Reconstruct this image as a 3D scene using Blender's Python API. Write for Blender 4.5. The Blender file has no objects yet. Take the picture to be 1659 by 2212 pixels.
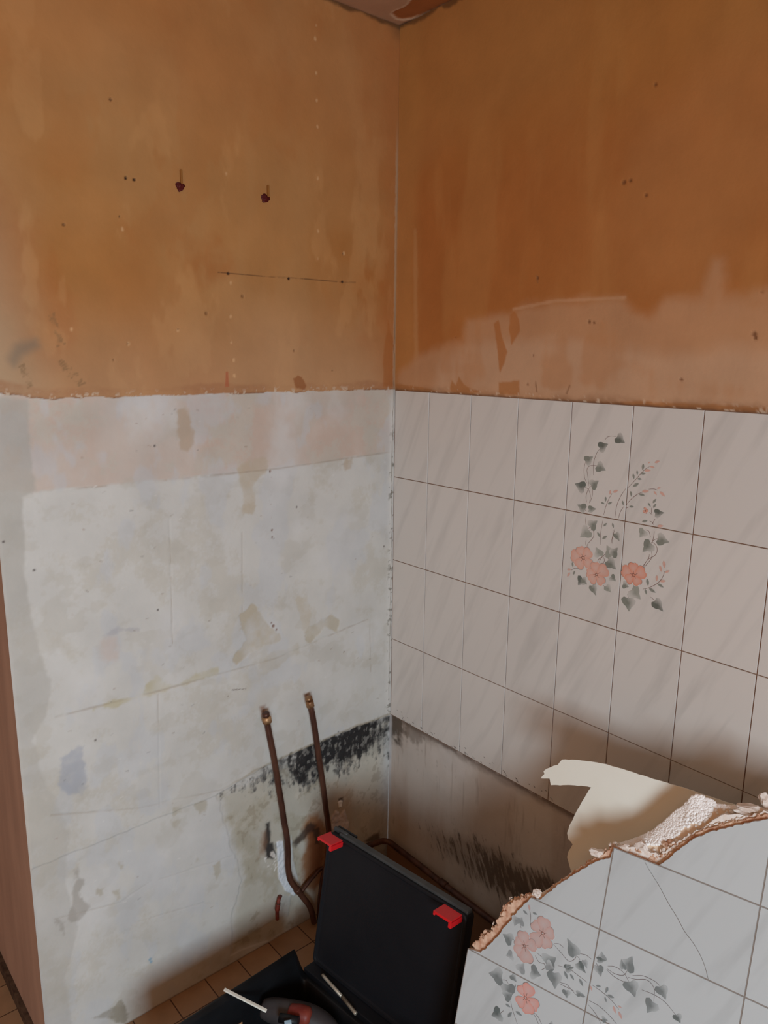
import bpy, bmesh, math, random
import numpy as np
from mathutils import Vector, Matrix, Euler

random.seed(7)
S = bpy.context.scene
COL = S.collection

# ------------------------------------------------------------------ camera
F_PX = 1629.262
CAM = np.array([-1.44154, -1.63488, 1.67039])
EUL = (1.36518418, -0.01104993, -0.70896574)
cd = bpy.data.cameras.new('camera')
cam = bpy.data.objects.new('camera', cd)
COL.objects.link(cam)
cam.location = CAM
cam.rotation_euler = EUL
cd.sensor_fit = 'VERTICAL'
cd.sensor_height = 24.0
cd.lens = 24.0 * F_PX / 2212.0
cd.clip_start = 0.02
S.camera = cam

# ------------------------------------------------------------------ light
ROOM_X0, ROOM_Y0, ROOM_Y1, CEIL = -3.3, -3.05, 2.6, 2.506
WIN = dict(x0=-2.5, x1=-1.65, z0=0.7, z1=1.6)
w = bpy.data.worlds.new('world'); S.world = w; w.use_nodes = True
w.node_tree.nodes['Background'].inputs[0].default_value = (0.75, 0.87, 1.0, 1)
w.node_tree.nodes['Background'].inputs[1].default_value = 0.6
def area(name, loc, rot, sx, sy, power, color):
    l = bpy.data.lights.new(name, 'AREA'); l.shape = 'RECTANGLE'
    l.size, l.size_y, l.energy, l.color = sx, sy, power, color
    o = bpy.data.objects.new(name, l); COL.objects.link(o)
    o.location = loc; o.rotation_euler = rot
    return o
# daylight entering by the window behind the camera (sits just inside the opening)
area('window_daylight', ((WIN['x0'] + WIN['x1']) / 2, ROOM_Y0 + 0.06, (WIN['z0'] + WIN['z1']) / 2),
     (math.radians(90), 0, 0), WIN['x1'] - WIN['x0'], WIN['z1'] - WIN['z0'], 70, (0.72, 0.89, 1.0))
# unseen warm fill added for the ambient light, near the ceiling further back
area('warm_fill_light', (-1.9, -2.2, CEIL - 0.06), (0, 0, 0), 0.5, 0.5, 4, (1.0, 0.66, 0.38))
S.view_settings.view_transform = 'Standard'
S.view_settings.look = 'None'
S.view_settings.gamma = 1
S.view_settings.exposure = 0.0
S.view_settings.use_curve_mapping = False

# ------------------------------------------------------------------ helpers
RC = np.array(Euler(EUL, 'XYZ').to_matrix())
def ray(px, py):
    return RC @ np.array([(px - 829.5) / F_PX, -(py - 1106) / F_PX, -1.0])
def at_x(px, py, X=0.0):
    d = ray(px, py); return CAM + (X - CAM[0]) / d[0] * d
def at_y(px, py, Y=0.0):
    d = ray(px, py); return CAM + (Y - CAM[1]) / d[1] * d
def at_z(px, py, Z=0.0):
    d = ray(px, py); return CAM + (Z - CAM[2]) / d[2] * d
def LW(pts):   # points of the photo on the left wall -> (x, z)
    return [(lambda q: (q[0], q[2]))(at_y(*p)) for p in pts]
def RW(pts):   # on the right wall -> (-y, z)
    return [(lambda q: (-q[1], q[2]))(at_x(*p)) for p in pts]
def CL(pts):
    return [(lambda q: (q[0], q[1]))(at_z(*p, CEIL)) for p in pts]

def lin(c):
    c = np.asarray(c, float) / 255.0
    return np.where(c <= 0.04045, c / 12.92, ((c + 0.055) / 1.055) ** 2.4)
def rgba(c):
    return tuple(lin(c)) + (1.0,)

def vnoise(U, V, scale, seed):
    r = np.random.RandomState(seed); G = r.rand(256, 256)
    x = U * scale + 37.3; y = V * scale + 91.7
    xi = np.floor(x).astype(int); yi = np.floor(y).astype(int)
    fx = x - xi; fy = y - yi
    fx = fx * fx * (3 - 2 * fx); fy = fy * fy * (3 - 2 * fy)
    a = G[xi % 256, yi % 256]; b = G[(xi + 1) % 256, yi % 256]
    c = G[xi % 256, (yi + 1) % 256]; d = G[(xi + 1) % 256, (yi + 1) % 256]
    return (a * (1 - fx) + b * fx) * (1 - fy) + (c * (1 - fx) + d * fx) * fy
def fbm(U, V, scale, seed, octv=4, au=1.0, av=1.0):
    s = 0; t = 0; a = 1.0
    for k in range(octv):
        s = s + a * vnoise(U * au, V * av, scale * 2.0 ** k, seed * 13 + k); t += a; a *= 0.55
    return s / t - 0.5
def sstep(a, b, x):
    t = np.clip((x - a) / (b - a), 0, 1); return t * t * (3 - 2 * t)
def seg_d(U, V, pts, closed=False):
    D = np.full(U.shape, 1e9); n = len(pts)
    for i in range(n if closed else n - 1):
        ax, ay = pts[i]; bx, by = pts[(i + 1) % n]
        dx, dy = bx - ax, by - ay; L = dx * dx + dy * dy + 1e-12
        t = np.clip(((U - ax) * dx + (V - ay) * dy) / L, 0, 1)
        D = np.minimum(D, (U - ax - t * dx) ** 2 + (V - ay - t * dy) ** 2)
    return np.sqrt(D)
def poly_sd(U, V, pts):
    """signed distance, positive inside"""
    ins = np.zeros(U.shape, bool); n = len(pts)
    for i in range(n):
        ax, ay = pts[i]; bx, by = pts[(i + 1) % n]
        if ay == by: continue
        c = ((ay > V) != (by > V)) & (U < (bx - ax) * (V - ay) / (by - ay) + ax)
        ins ^= c
    d = seg_d(U, V, pts, True)
    return np.where(ins, d, -d)
def mixc(C, c, m):
    c = lin(c) if not isinstance(c, np.ndarray) or c.ndim == 1 and c.max() > 1.5 else c
    m = np.clip(m, 0, 1)[..., None]
    return C * (1 - m) + c * m

def tag(o, label=None, cat=None, group=None, kind=None):
    if label: o['label'] = label
    if cat: o['category'] = cat
    if group: o['group'] = group
    if kind: o['kind'] = kind
    return o
def empty(name, loc=(0, 0, 0), rot=(0, 0, 0)):
    o = bpy.data.objects.new(name, None); COL.objects.link(o)
    o.location = loc; o.rotation_euler = rot; o.empty_display_size = 0.05
    return o
def link(name, me, mat=None, parent=None):
    o = bpy.data.objects.new(name, me); COL.objects.link(o)
    if mat is not None:
        for m in (mat if isinstance(mat, (list, tuple)) else [mat]): me.materials.append(m)
    if parent is not None: o.parent = parent
    return o
def mesh_from(name, verts, faces, cols=None, smooth=False, mats=None):
    me = bpy.data.meshes.new(name)
    me.from_pydata([tuple(v) for v in verts], [], [tuple(f) for f in faces])
    if cols is not None:
        a = me.color_attributes.new('paint', 'FLOAT_COLOR', 'POINT')
        cc = np.ones((len(verts), 4), np.float32); cc[:, :3] = np.asarray(cols)
        a.data.foreach_set('color', cc.ravel())
    if smooth: me.polygons.foreach_set('use_smooth', [True] * len(me.polygons))
    if mats is not None: me.polygons.foreach_set('material_index', mats)
    me.update()
    return me
def grid_mesh(name, P, C, flip=False):
    """P (n,m,3) positions, C (n,m,3) colours"""
    n, m = P.shape[:2]
    me = bpy.data.meshes.new(name)
    me.vertices.add(n * m); me.vertices.foreach_set('co', P.reshape(-1).astype(np.float32))
    idx = np.arange(n * m).reshape(n, m)
    q = np.stack([idx[:-1, :-1], idx[1:, :-1], idx[1:, 1:], idx[:-1, 1:]], -1).reshape(-1, 4)
    if flip: q = q[:, ::-1]
    k = len(q)
    me.loops.add(k * 4); me.loops.foreach_set('vertex_index', q.ravel().astype(np.int32))
    me.polygons.add(k); me.polygons.foreach_set('loop_start', (np.arange(k) * 4).astype(np.int32))
    me.update(calc_edges=True)
    me.polygons.foreach_set('use_smooth', np.ones(k, bool))
    a = me.color_attributes.new('paint', 'FLOAT_COLOR', 'POINT')
    cc = np.ones((n * m, 4), np.float32); cc[:, :3] = C.reshape(-1, 3)
    a.data.foreach_set('color', cc.ravel())
    me.validate()
    return me

# ------------------------------------------------------------------ materials
def mat_base(name, rough=0.6, spec=0.4):
    m = bpy.data.materials.new(name); m.use_nodes = True
    b = m.node_tree.nodes['Principled BSDF']
    b.inputs['Roughness'].default_value = rough
    b.inputs['Specular IOR Level'].default_value = spec
    return m, m.node_tree, b
def add_bump(nt, b, scale, strength, dist=0.001, detail=6, stretch=(1, 1, 1)):
    tc = nt.nodes.new('ShaderNodeTexCoord'); mp = nt.nodes.new('ShaderNodeMapping')
    mp.inputs['Scale'].default_value = stretch
    nz = nt.nodes.new('ShaderNodeTexNoise'); nz.inputs['Scale'].default_value = scale
    nz.inputs['Detail'].default_value = detail
    bp = nt.nodes.new('ShaderNodeBump'); bp.inputs['Strength'].default_value = strength
    bp.inputs['Distance'].default_value = dist
    nt.links.new(tc.outputs['Object'], mp.inputs[0]); nt.links.new(mp.outputs[0], nz.inputs['Vector'])
    nt.links.new(nz.outputs[0], bp.inputs['Height']); nt.links.new(bp.outputs[0], b.inputs['Normal'])
    return tc, nz
def mat_paint(name, rough, spec, bump=(160, 0.25), mott=(14, 0.92, 1.06), coat=0):
    """surface whose wear colours come from the 'paint' attribute, broken up by noise"""
    m, nt, b = mat_base(name, rough, spec)
    at = nt.nodes.new('ShaderNodeAttribute'); at.attribute_name = 'paint'
    tc, nz = add_bump(nt, b, bump[0], bump[1])
    n2 = nt.nodes.new('ShaderNodeTexNoise'); n2.inputs['Scale'].default_value = mott[0]; n2.inputs['Detail'].default_value = 8
    nt.links.new(tc.outputs['Object'], n2.inputs['Vector'])
    mr = nt.nodes.new('ShaderNodeMapRange'); mr.inputs['From Min'].default_value = 0.3; mr.inputs['From Max'].default_value = 0.7
    mr.inputs['To Min'].default_value = mott[1]; mr.inputs['To Max'].default_value = mott[2]
    nt.links.new(n2.outputs[0], mr.inputs[0])
    mu = nt.nodes.new('ShaderNodeVectorMath'); mu.operation = 'SCALE'
    nt.links.new(at.outputs['Color'], mu.inputs[0]); nt.links.new(mr.outputs[0], mu.inputs['Scale'])
    nt.links.new(mu.outputs[0], b.inputs['Base Color'])
    b.inputs['Coat Weight'].default_value = coat
    return m
def mat_plain(name, c, rough=0.5, spec=0.4, metal=0.0, c2=None, scale=30, bump=0.15, bscale=200, stretch=(1, 1, 1)):
    m, nt, b = mat_base(name, rough, spec)
    b.inputs['Metallic'].default_value = metal
    tc, nz0 = add_bump(nt, b, bscale, bump)
    nz = nt.nodes.new('ShaderNodeTexNoise'); nz.inputs['Scale'].default_value = scale; nz.inputs['Detail'].default_value = 7
    mp = nt.nodes.new('ShaderNodeMapping'); mp.inputs['Scale'].default_value = stretch
    nt.links.new(tc.outputs['Object'], mp.inputs[0]); nt.links.new(mp.outputs[0], nz.inputs['Vector'])
    cr = nt.nodes.new('ShaderNodeValToRGB')
    cr.color_ramp.elements[0].position = 0.35; cr.color_ramp.elements[1].position = 0.65
    cr.color_ramp.elements[0].color = rgba(c); cr.color_ramp.elements[1].color = rgba(c2 if c2 is not None else [min(255, v * 1.12 + 2) for v in c])
    nt.links.new(nz.outputs[0], cr.inputs[0]); nt.links.new(cr.outputs[0], b.inputs['Base Color'])
    return m
def mat_tile(name):
    """glazed tile: printed colour attribute, faint diagonal marble veins"""
    m, nt, b = mat_base(name, 0.28, 0.45)
    at = nt.nodes.new('ShaderNodeAttribute'); at.attribute_name = 'paint'
    uv = nt.nodes.new('ShaderNodeUVMap'); uv.uv_map = 'tile'
    mp = nt.nodes.new('ShaderNodeMapping'); mp.vector_type = 'TEXTURE'
    mp.inputs['Rotation'].default_value = (0, 0, math.radians(-24)); mp.inputs['Scale'].default_value = (0.06, 0.5, 1)
    nz = nt.nodes.new('ShaderNodeTexNoise'); nz.inputs['Scale'].default_value = 1.6; nz.inputs['Detail'].default_value = 5
    nz.inputs['Distortion'].default_value = 0.4
    nt.links.new(uv.outputs[0], mp.inputs[0]); nt.links.new(mp.outputs[0], nz.inputs['Vector'])
    mr = nt.nodes.new('ShaderNodeMapRange'); mr.inputs['From Min'].default_value = 0.28; mr.inputs['From Max'].default_value = 0.5
    mr.inputs['To Min'].default_value = 0.87; mr.inputs['To Max'].default_value = 1.0
    nt.links.new(nz.outputs[0], mr.inputs[0])
    mu = nt.nodes.new('ShaderNodeVectorMath'); mu.operation = 'SCALE'
    nt.links.new(at.outputs['Color'], mu.inputs[0]); nt.links.new(mr.outputs[0], mu.inputs['Scale'])
    nt.links.new(mu.outputs[0], b.inputs['Base Color'])
    return m

M_PLASTER = mat_paint('old_plaster', 0.75, 0.25, (130, 0.35), (9, 0.93, 1.06))
M_TILE = mat_tile('glazed_tile')
M_CEIL = mat_paint('ceiling_plaster', 0.85, 0.2)
M_SIDE = mat_plain('pink_brown_plaster', (172, 138, 118), 0.85, 0.2, c2=(186, 150, 128), scale=5, bump=0.3, stretch=(3, 3, 0.6))
M_ROOM = mat_plain('ochre_room_plaster', (196, 140, 88), 0.9, 0.2, scale=3)
M_COPPER = mat_plain('oxidised_copper', (66, 38, 30), 0.45, 0.5, 0.3, c2=(102, 66, 50), scale=26, bump=0.3, stretch=(1, 1, 0.4))
M_BRASS = mat_plain('tarnished_brass', (120, 82, 52), 0.45, 0.5, 0.6, c2=(190, 150, 110), scale=40, bump=0.3)
M_RUST = mat_plain('rusty_red_metal', (104, 42, 34), 0.6, 0.4, 0.2, c2=(140, 64, 50), scale=60, bump=0.5)
M_BLACK = mat_plain('matte_black_plastic', (19, 20, 25), 0.6, 0.3, c2=(23, 24, 29), scale=8, bump=0.2, bscale=700)
M_BLACK2 = mat_plain('worn_black_plastic', (15, 15, 17), 0.5, 0.35, c2=(24, 25, 28), scale=14, bump=0.2, bscale=300)
M_RAIL = mat_plain('grey_black_plastic', (58, 60, 61), 0.5, 0.4, c2=(70, 72, 72), scale=20)
M_RED = mat_plain('red_plastic', (214, 28, 34), 0.4, 0.5, c2=(222, 34, 40), scale=8, bump=0.05)
M_STEEL = mat_plain('scratched_steel', (168, 158, 142), 0.4, 0.5, 0.5, c2=(196, 186, 170), scale=50)
M_GREY = mat_plain('dark_grey_plastic', (56, 52, 54), 0.5, 0.4, c2=(66, 62, 62), scale=20)
M_TOOLRED = mat_plain('dull_red_plastic', (112, 36, 28), 0.5, 0.4, c2=(140, 62, 48), scale=30)
M_BLUE = mat_plain('pale_blue_label', (150, 190, 215), 0.5, 0.4, c2=(190, 215, 230), scale=60)
M_WHITE = mat_plain('white_plastic', (232, 228, 216), 0.5, 0.4)
M_WOOD = mat_plain('pale_wood', (176, 132, 92), 0.6, 0.3, c2=(196, 152, 108), scale=8, stretch=(1, 8, 8))
M_DARK = mat_plain('dark_hole', (22, 14, 12), 0.9, 0.1)
M_PLUG = mat_plain('dark_red_wall_plug', (74, 16, 16), 0.6, 0.3)
M_CREAM = mat_plain('cream_board_skin', (228, 225, 213), 0.6, 0.3, c2=(232, 230, 220), scale=6, bump=0.05)
M_GYPSUM = mat_plain('white_gypsum', (240, 235, 230), 0.85, 0.2, c2=(228, 212, 200), scale=60, bump=0.8, bscale=240)
M_FRINGE = mat_plain('tan_torn_paper', (234, 204, 180), 0.9, 0.15, c2=(196, 146, 118), scale=70, bump=0.9, bscale=220)

def mat_foam():
    m, nt, b = mat_base('polystyrene_foam', 0.55, 0.4)
    at = nt.nodes.new('ShaderNodeAttribute'); at.attribute_name = 'paint'
    nt.links.new(at.outputs['Color'], b.inputs['Base Color'])
    return m
M_FOAM = mat_foam()

def mat_floor():
    m, nt, b = mat_base('terracotta_floor_tile', 0.42, 0.4)
    tc = nt.nodes.new('ShaderNodeTexCoord')
    br = nt.nodes.new('ShaderNodeTexBrick'); br.offset = 0; br.squash = 1
    mp = nt.nodes.new('ShaderNodeMapping'); mp.inputs['Location'].default_value = (0.05, 0.078, 0)
    for k, v in (('Scale', 1.0), ('Brick Width', 0.1013), ('Row Height', 0.1013), ('Mortar Size', 0.0016), ('Mortar Smooth', 0.2)):
        br.inputs[k].default_value = v
    br.inputs['Color1'].default_value = rgba((166, 130, 98)); br.inputs['Color2'].default_value = rgba((156, 120, 88))
    br.inputs['Mortar'].default_value = rgba((84, 56, 38))
    nz = nt.nodes.new('ShaderNodeTexNoise'); nz.inputs['Scale'].default_value = 18; nz.inputs['Detail'].default_value = 8
    mr = nt.nodes.new('ShaderNodeMapRange'); mr.inputs['To Min'].default_value = 0.75; mr.inputs['To Max'].default_value = 1.2
    mu = nt.nodes.new('ShaderNodeVectorMath'); mu.operation = 'SCALE'
    nt.links.new(tc.outputs['Object'], mp.inputs[0]); nt.links.new(mp.outputs[0], br.inputs['Vector'])
    nt.links.new(tc.outputs['Object'], nz.inputs['Vector']); nt.links.new(nz.outputs[0], mr.inputs[0])
    nt.links.new(br.outputs['Color'], mu.inputs[0]); nt.links.new(mr.outputs[0], mu.inputs['Scale'])
    nt.links.new(mu.outputs[0], b.inputs['Base Color'])
    bp = nt.nodes.new('ShaderNodeBump'); bp.inputs['Distance'].default_value = 0.001; bp.invert = True
    nt.links.new(br.outputs['Fac'], bp.inputs['Height']); nt.links.new(bp.outputs[0], b.inputs['Normal'])
    return m
M_FLOOR = mat_floor()

# ------------------------------------------------------------------ simple shape builders
def box_data(x0, x1, y0, y1, z0, z1):
    v = [(x0, y0, z0), (x1, y0, z0), (x1, y1, z0), (x0, y1, z0), (x0, y0, z1), (x1, y0, z1), (x1, y1, z1), (x0, y1, z1)]
    f = [(0, 3, 2, 1), (4, 5, 6, 7), (0, 1, 5, 4), (1, 2, 6, 5), (2, 3, 7, 6), (3, 0, 4, 7)]
    return v, f
def box(name, x0, x1, y0, y1, z0, z1, mat, parent=None, bevel=0.0, segs=2):
    v, f = box_data(x0, x1, y0, y1, z0, z1)
    me = bpy.data.meshes.new(name); me.from_pydata(v, [], f)
    if bevel:
        bm = bmesh.new(); bm.from_mesh(me)
        bmesh.ops.bevel(bm, geom=bm.edges[:], offset=bevel, segments=segs, affect='EDGES', profile=0.5)
        bm.to_mesh(me); bm.free()
        me.polygons.foreach_set('use_smooth', [True] * len(me.polygons))
        o = link(name, me, mat, parent)
        wn = o.modifiers.new('wn', 'WEIGHTED_NORMAL'); wn.keep_sharp = True
        return o
    return link(name, me, mat, parent)
def catmull(pts, n=8):
    P = [np.array(p, float) for p in pts]; P = [2 * P[0] - P[1]] + P + [2 * P[-1] - P[-2]]
    out = []
    for i in range(1, len(P) - 2):
        a, b, c, d = P[i - 1:i + 3]
        for k in range(n):
            t = k / n
            out.append(0.5 * ((2 * b) + (c - a) * t + (2 * a - 5 * b + 4 * c - d) * t * t + (3 * b - a - 3 * c + d) * t ** 3))
    out.append(P[-2]); return out
def tube_data(pts, r, seg=16, caps=True):
    pts = [np.array(p, float) for p in pts]; n = len(pts)
    rs = r if hasattr(r, '__len__') else [r] * n
    V = []; Fc = []
    t0 = pts[1] - pts[0]; t0 /= np.linalg.norm(t0)
    up = np.array([0, 1, 0.0]) if abs(t0[1]) < 0.8 else np.array([1.0, 0, 0])
    u = np.cross(t0, up); u /= np.linalg.norm(u)
    for i in range(n):
        t = pts[min(i + 1, n - 1)] - pts[max(i - 1, 0)]; t /= np.linalg.norm(t)
        u = u - t * (u @ t); u /= np.linalg.norm(u); v = np.cross(t, u)
        for k in range(seg):
            a = 2 * math.pi * k / seg
            V.append(pts[i] + rs[i] * (math.cos(a) * u + math.sin(a) * v))
    for i in range(n - 1):
        for k in range(seg):
            k2 = (k + 1) % seg
            Fc.append((i * seg + k, i * seg + k2, (i + 1) * seg + k2, (i + 1) * seg + k))
    if caps:
        Fc.append(tuple(range(seg))[::-1]); Fc.append(tuple((n - 1) * seg + k for k in range(seg)))
    return V, Fc
def tube(name, pts, r, mat, parent=None, seg=16):
    V, Fc = tube_data(pts, r, seg)
    me = mesh_from(name, V, Fc, smooth=True)
    for p in me.polygons:
        if len(p.vertices) > 4: p.use_smooth = False
    return link(name, me, mat, parent)
def join_data(items):
    V = []; Fc = []
    for v, f in items:
        b = len(V); V += [tuple(x) for x in v]; Fc += [tuple(i + b for i in q) for q in f]
    return V, Fc
def rock(name, c, size, mat, parent=None, seed=0, axes=None, sub=3, rough=0.35):
    r = random.Random(seed)
    bm = bmesh.new(); bmesh.ops.create_icosphere(bm, subdivisions=sub, radius=1)
    off = [r.uniform(-1, 1) for _ in range(24)]
    planes = []
    for k in range(9):
        d = Vector([r.gauss(0, 1) for _ in range(3)]).normalized(); planes.append((d, r.uniform(0.55, 0.85)))
    for v in bm.verts:
        p = v.co.copy()
        for d, h in planes:
            s = p.dot(d)
            if s > h: p -= d * (s - h)
        p *= 1 + rough * 0.25 * (math.sin(7 * p.x + off[0] * 6) * math.sin(6 * p.y + off[1] * 6) + math.sin(11 * p.z + off[2] * 6) * 0.6) + r.uniform(-1, 1) * 0.03
        v.co = Vector((p.x * size[0], p.y * size[1], p.z * size[2]))
    me = bpy.data.meshes.new(name); bm.to_mesh(me); bm.free()
    o = link(name, me, mat, parent)
    if axes is not None:
        M = Matrix((axes[0], axes[1], axes[2])).transposed(); me.transform(M.to_4x4())
    me.transform(Matrix.Translation(Vector(c)))
    return o

# ------------------------------------------------------------------ wall_left (bare plaster, orange above)
def build_wall_left():
    W = -1.0646; du = 0.0024
    xs = np.linspace(W, 0.0096, int(1.0742 / du) + 1); zs = np.linspace(0, CEIL + 0.012, int(CEIL / du) + 1)
    U, V = np.meshgrid(xs, zs, indexing='ij')
    n1 = fbm(U, V, 6, 1, 5); n2 = fbm(U, V, 25, 2, 4); n3 = fbm(U, V, 90, 3, 3); n4 = fbm(U, V, 3, 4, 3)
    nv = fbm(U, V, 10, 5, 4, 1, 0.25); nf = fbm(U, V, 200, 6, 2)
    C = np.zeros(U.shape + (3,)) + lin((206, 203, 197))
    H = n1 * 0.003 + n2 * 0.0008
    # warmer upper coat, beige deepened to paint in warm bounce; mottled white plaster
    up = LW([(85, 1062), (350, 1038), (600, 1012), (850, 975), (850, 830), (0, 850), (-20, 1066)])
    d = poly_sd(U, V, up); C = mixc(C, (198, 174, 158), sstep(-0.004, 0.006, d + n2 * 0.014 + n3 * 0.004) * 0.85 * np.clip(0.85 + n1 * 1.0 + nv, 0.3, 1))
    H += sstep(-0.002, 0.002, d + n2 * 0.012) * 0.0006
    C = mixc(C, (196, 190, 178), sstep(0.02, 0.2, n1 + n2 * 0.5 + nf * .2) * 0.6)
    C = mixc(C, (190, 184, 172), sstep(0.08, 0.16, fbm(U, V, 14, 8, 5, 1, 1.3)) * 0.35)
    C = mixc(C, (196, 198, 202), sstep(0.06, 0.14, fbm(U, V, 9, 9, 5, 1.2, 0.7)) * 0.4)
    C = mixc(C, (214, 212, 210), sstep(0.05, 0.3, -n1 + nv * 0.5) * 0.5)
    # grey margin along the wall end
    gm = LW([(-60, 860), (58, 862), (66, 960), (78, 1060), (50, 1075), (56, 1200), (66, 1330), (92, 1420), (112, 1470), (100, 1545), (70, 1600), (100, 1700), (150, 1800), (140, 1900), (175, 2000), (140, 2120), (160, 2240), (60, 2260), (-60, 2000), (-60, 1200)])
    d = poly_sd(U, V, gm) + n2 * 0.012; C = mixc(C, (178, 173, 164), sstep(-0.004, 0.006, d + n1 * 0.02 + n3 * 0.006) * (0.4 + 0.3 * sstep(0.8, 1.4, V)))
    H -= sstep(-0.002, 0.002, d) * 0.0004
    # grey blue and beige patches
    def patch(pts, col, a=0.7, jag=0.012, soft=0.003, h=0.0):
        nonlocal C, H
        p = LW(pts); d = poly_sd(U, V, p) + n2 * (jag + 0.018) + n1 * 0.03 + n3 * jag * 0.5 + nf * 0.003
        m = sstep(-soft - 0.001, soft + 0.002, d); C = mixc(C, col, m * a * np.clip(0.75 + n2 * 1.6 + n4, 0.25, 1)); H = H + m * h
    patch([(128, 1640), (150, 1625), (158, 1610), (180, 1612), (185, 1700), (172, 1712), (150, 1700), (132, 1690)], (168, 172, 182), 0.7)
    patch([(378, 880), (398, 880), (420, 930), (418, 960), (405, 975), (388, 968)], (186, 164, 142), 0.75, 0.008)
    patch([(515, 1015), (545, 990), (575, 985), (588, 1008), (560, 1030), (545, 1055), (552, 1080), (545, 1110), (528, 1105), (520, 1060)], (190, 174, 150), 0.65, 0.008)
    patch([(745, 995), (760, 990), (758, 1012), (742, 1020)], (182, 160, 134), 0.7)
    patch([(520, 1330), (545, 1312), (570, 1330), (598, 1360), (618, 1385), (570, 1398), (545, 1412), (510, 1432), (505, 1420), (528, 1385), (522, 1350)], (188, 176, 154), 0.85, 0.006, 0.002, -0.001)
    patch([(665, 1355), (690, 1340), (715, 1325), (732, 1340), (725, 1360), (700, 1358), (670, 1385), (655, 1375)], (188, 178, 158), 0.8, 0.008, 0.002, -0.001)
    patch([(640, 1295), (665, 1290), (668, 1360), (655, 1370)], (196, 184, 164), 0.5)
    patch([(560, 1425), (600, 1400), (640, 1385), (650, 1410), (600, 1440), (570, 1455)], (192, 184, 168), 0.6)
    patch([(340, 1455), (355, 1465), (375, 1475), (440, 1450), (470, 1440), (470, 1455), (360, 1490), (340, 1500), (260, 1520), (200, 1535), (195, 1525), (300, 1498)], (192, 182, 150), 0.75, 0.008)
    patch([(140, 2020), (165, 1880), (185, 1900), (175, 1935), (200, 1960), (170, 2000), (150, 1990), (110, 1980)], (160, 152, 142), 0.6)
    patch([(195, 2200), (240, 2180), (262, 2160), (275, 2190), (270, 2212), (240, 2200)], (140, 130, 112), 0.7, 0.006)
    patch([(300, 1355), (255, 1350), (215, 1375), (240, 1372), (300, 1362)], (176, 174, 178), 0.6, 0.01)
    patch([(210, 1380), (250, 1375), (255, 1420), (215, 1425)], (206, 186, 174), 0.5, 0.02, 0.01)
    for pts in ([(365, 1740), (395, 1735), (398, 1760), (375, 1765)], [(420, 1738), (445, 1730), (445, 1755), (430, 1760)],
                [(365, 1770), (395, 1765), (402, 1800), (385, 1805), (368, 1790)], [(250, 1865), (272, 1860), (272, 1885), (255, 1890)], [(210, 1920), (228, 1915), (226, 1935), (212, 1938)],
                [(240, 1925), (262, 1915), (268, 1940), (250, 1950)], [(410, 1850), (440, 1840), (440, 1865), (420, 1870)],
                [(460, 1870), (480, 1855), (476, 1900), (462, 1910)]):
        patch(pts, (178, 168, 146), 0.6, 0.012)
    # horizontal trowel joints of the old tiling rows
    for pts, wd, a in (([(90, 1062), (350, 1038), (600, 1012), (850, 975)], 0.002, 0.45), ([(120, 1548), (350, 1490), (600, 1420), (794, 1337)], 0.0022, 0.4),
                       ([(110, 1760), (300, 1745), (480, 1705)], 0.002, 0.35), ([(365, 1120), (372, 1390)], 0.0012, 0.4), ([(522, 1150), (522, 1320)], 0.0012, 0.3),
                       ([(340, 1500), (345, 1740)], 0.0014, 0.3), ([(798, 1340), (800, 1450)], 0.0014, 0.35),
                       ([(510, 2040), (590, 1990), (620, 1975)], 0.0012, 0.5), ([(440, 2060), (510, 2040)], 0.0012, 0.4), ([(345, 1900), (500, 1850)], 0.0016, 0.25),
                       ([(120, 1985), (260, 1950), (330, 1900)], 0.0016, 0.25), ([(300, 1990), (440, 1950), (500, 1960)], 0.0016, 0.22)):
        d = seg_d(U, V, LW(pts)) + n2 * 0.006
        m = sstep(wd * 2, 0, d); C = mixc(C, (150, 130, 108), m * a * sstep(-0.25, 0.15, nv + n2)); H -= m * 0.0008
    # rust specks down the old channel
    d = seg_d(U, V, LW([(583, 1008), (586, 1160), (588, 1250), (592, 1370)]))
    m = sstep(0.006, 0.0, d) * sstep(0.12, 0.26, n3 + nf * 0.3) * sstep(-0.1, 0.1, nv)
    C = mixc(C, (128, 88, 66), m * 0.8); H -= m * 0.0015
    for q, r in (((583, 1018), 0.003), ((590, 1352), 0.004), ((597, 1360), 0.003), ((586, 1345), 0.003), ((742, 1408), 0.0025), ((587, 1145), 0.003), ((587, 1160), 0.003), ((492, 1503), 0.002)):
        c = LW([q])[0]; m = sstep(r * 1.4, r * 0.5, np.hypot(U - c[0], V - c[1]) + n3 * 0.004); C = mixc(C, (120, 78, 58), m * 0.8); H -= m * 0.002
    d = seg_d(U, V, LW([(500, 1490), (530, 1487)])); C = mixc(C, (110, 96, 90), sstep(0.002, 0.0, d + n3 * 0.003) * 0.8)
    # small scratches and pits
    rs = np.random.RandomState(5)
    for k in range(130):
        px = rs.uniform(120, 840); py = rs.uniform(880, 1980); c = LW([(px, py)])[0]
        a = rs.uniform(-0.5, 0.5); L = rs.uniform(0.0006, 0.004)
        bb = (abs(U[:, 0] - c[0]) < 0.02); ix = np.where(bb)[0]; iz = np.where(abs(V[0] - c[1]) < 0.02)[0]
        if len(ix) < 2 or len(iz) < 2: continue
        sl = (slice(ix[0], ix[-1] + 1), slice(iz[0], iz[-1] + 1))
        d = seg_d(U[sl], V[sl], [(c[0] - L * math.cos(a), c[1] - L * math.sin(a)), (c[0] + L * math.cos(a), c[1] + L * math.sin(a))])
        C[sl] = mixc(C[sl], random.choice([(130, 112, 96), (150, 120, 100), (235, 232, 228), (110, 104, 104)]), sstep(0.0028, 0.0006, d + 0.8 * np.abs(n3[sl]) * 0.004) * rs.uniform(0.12, 0.5))
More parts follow.
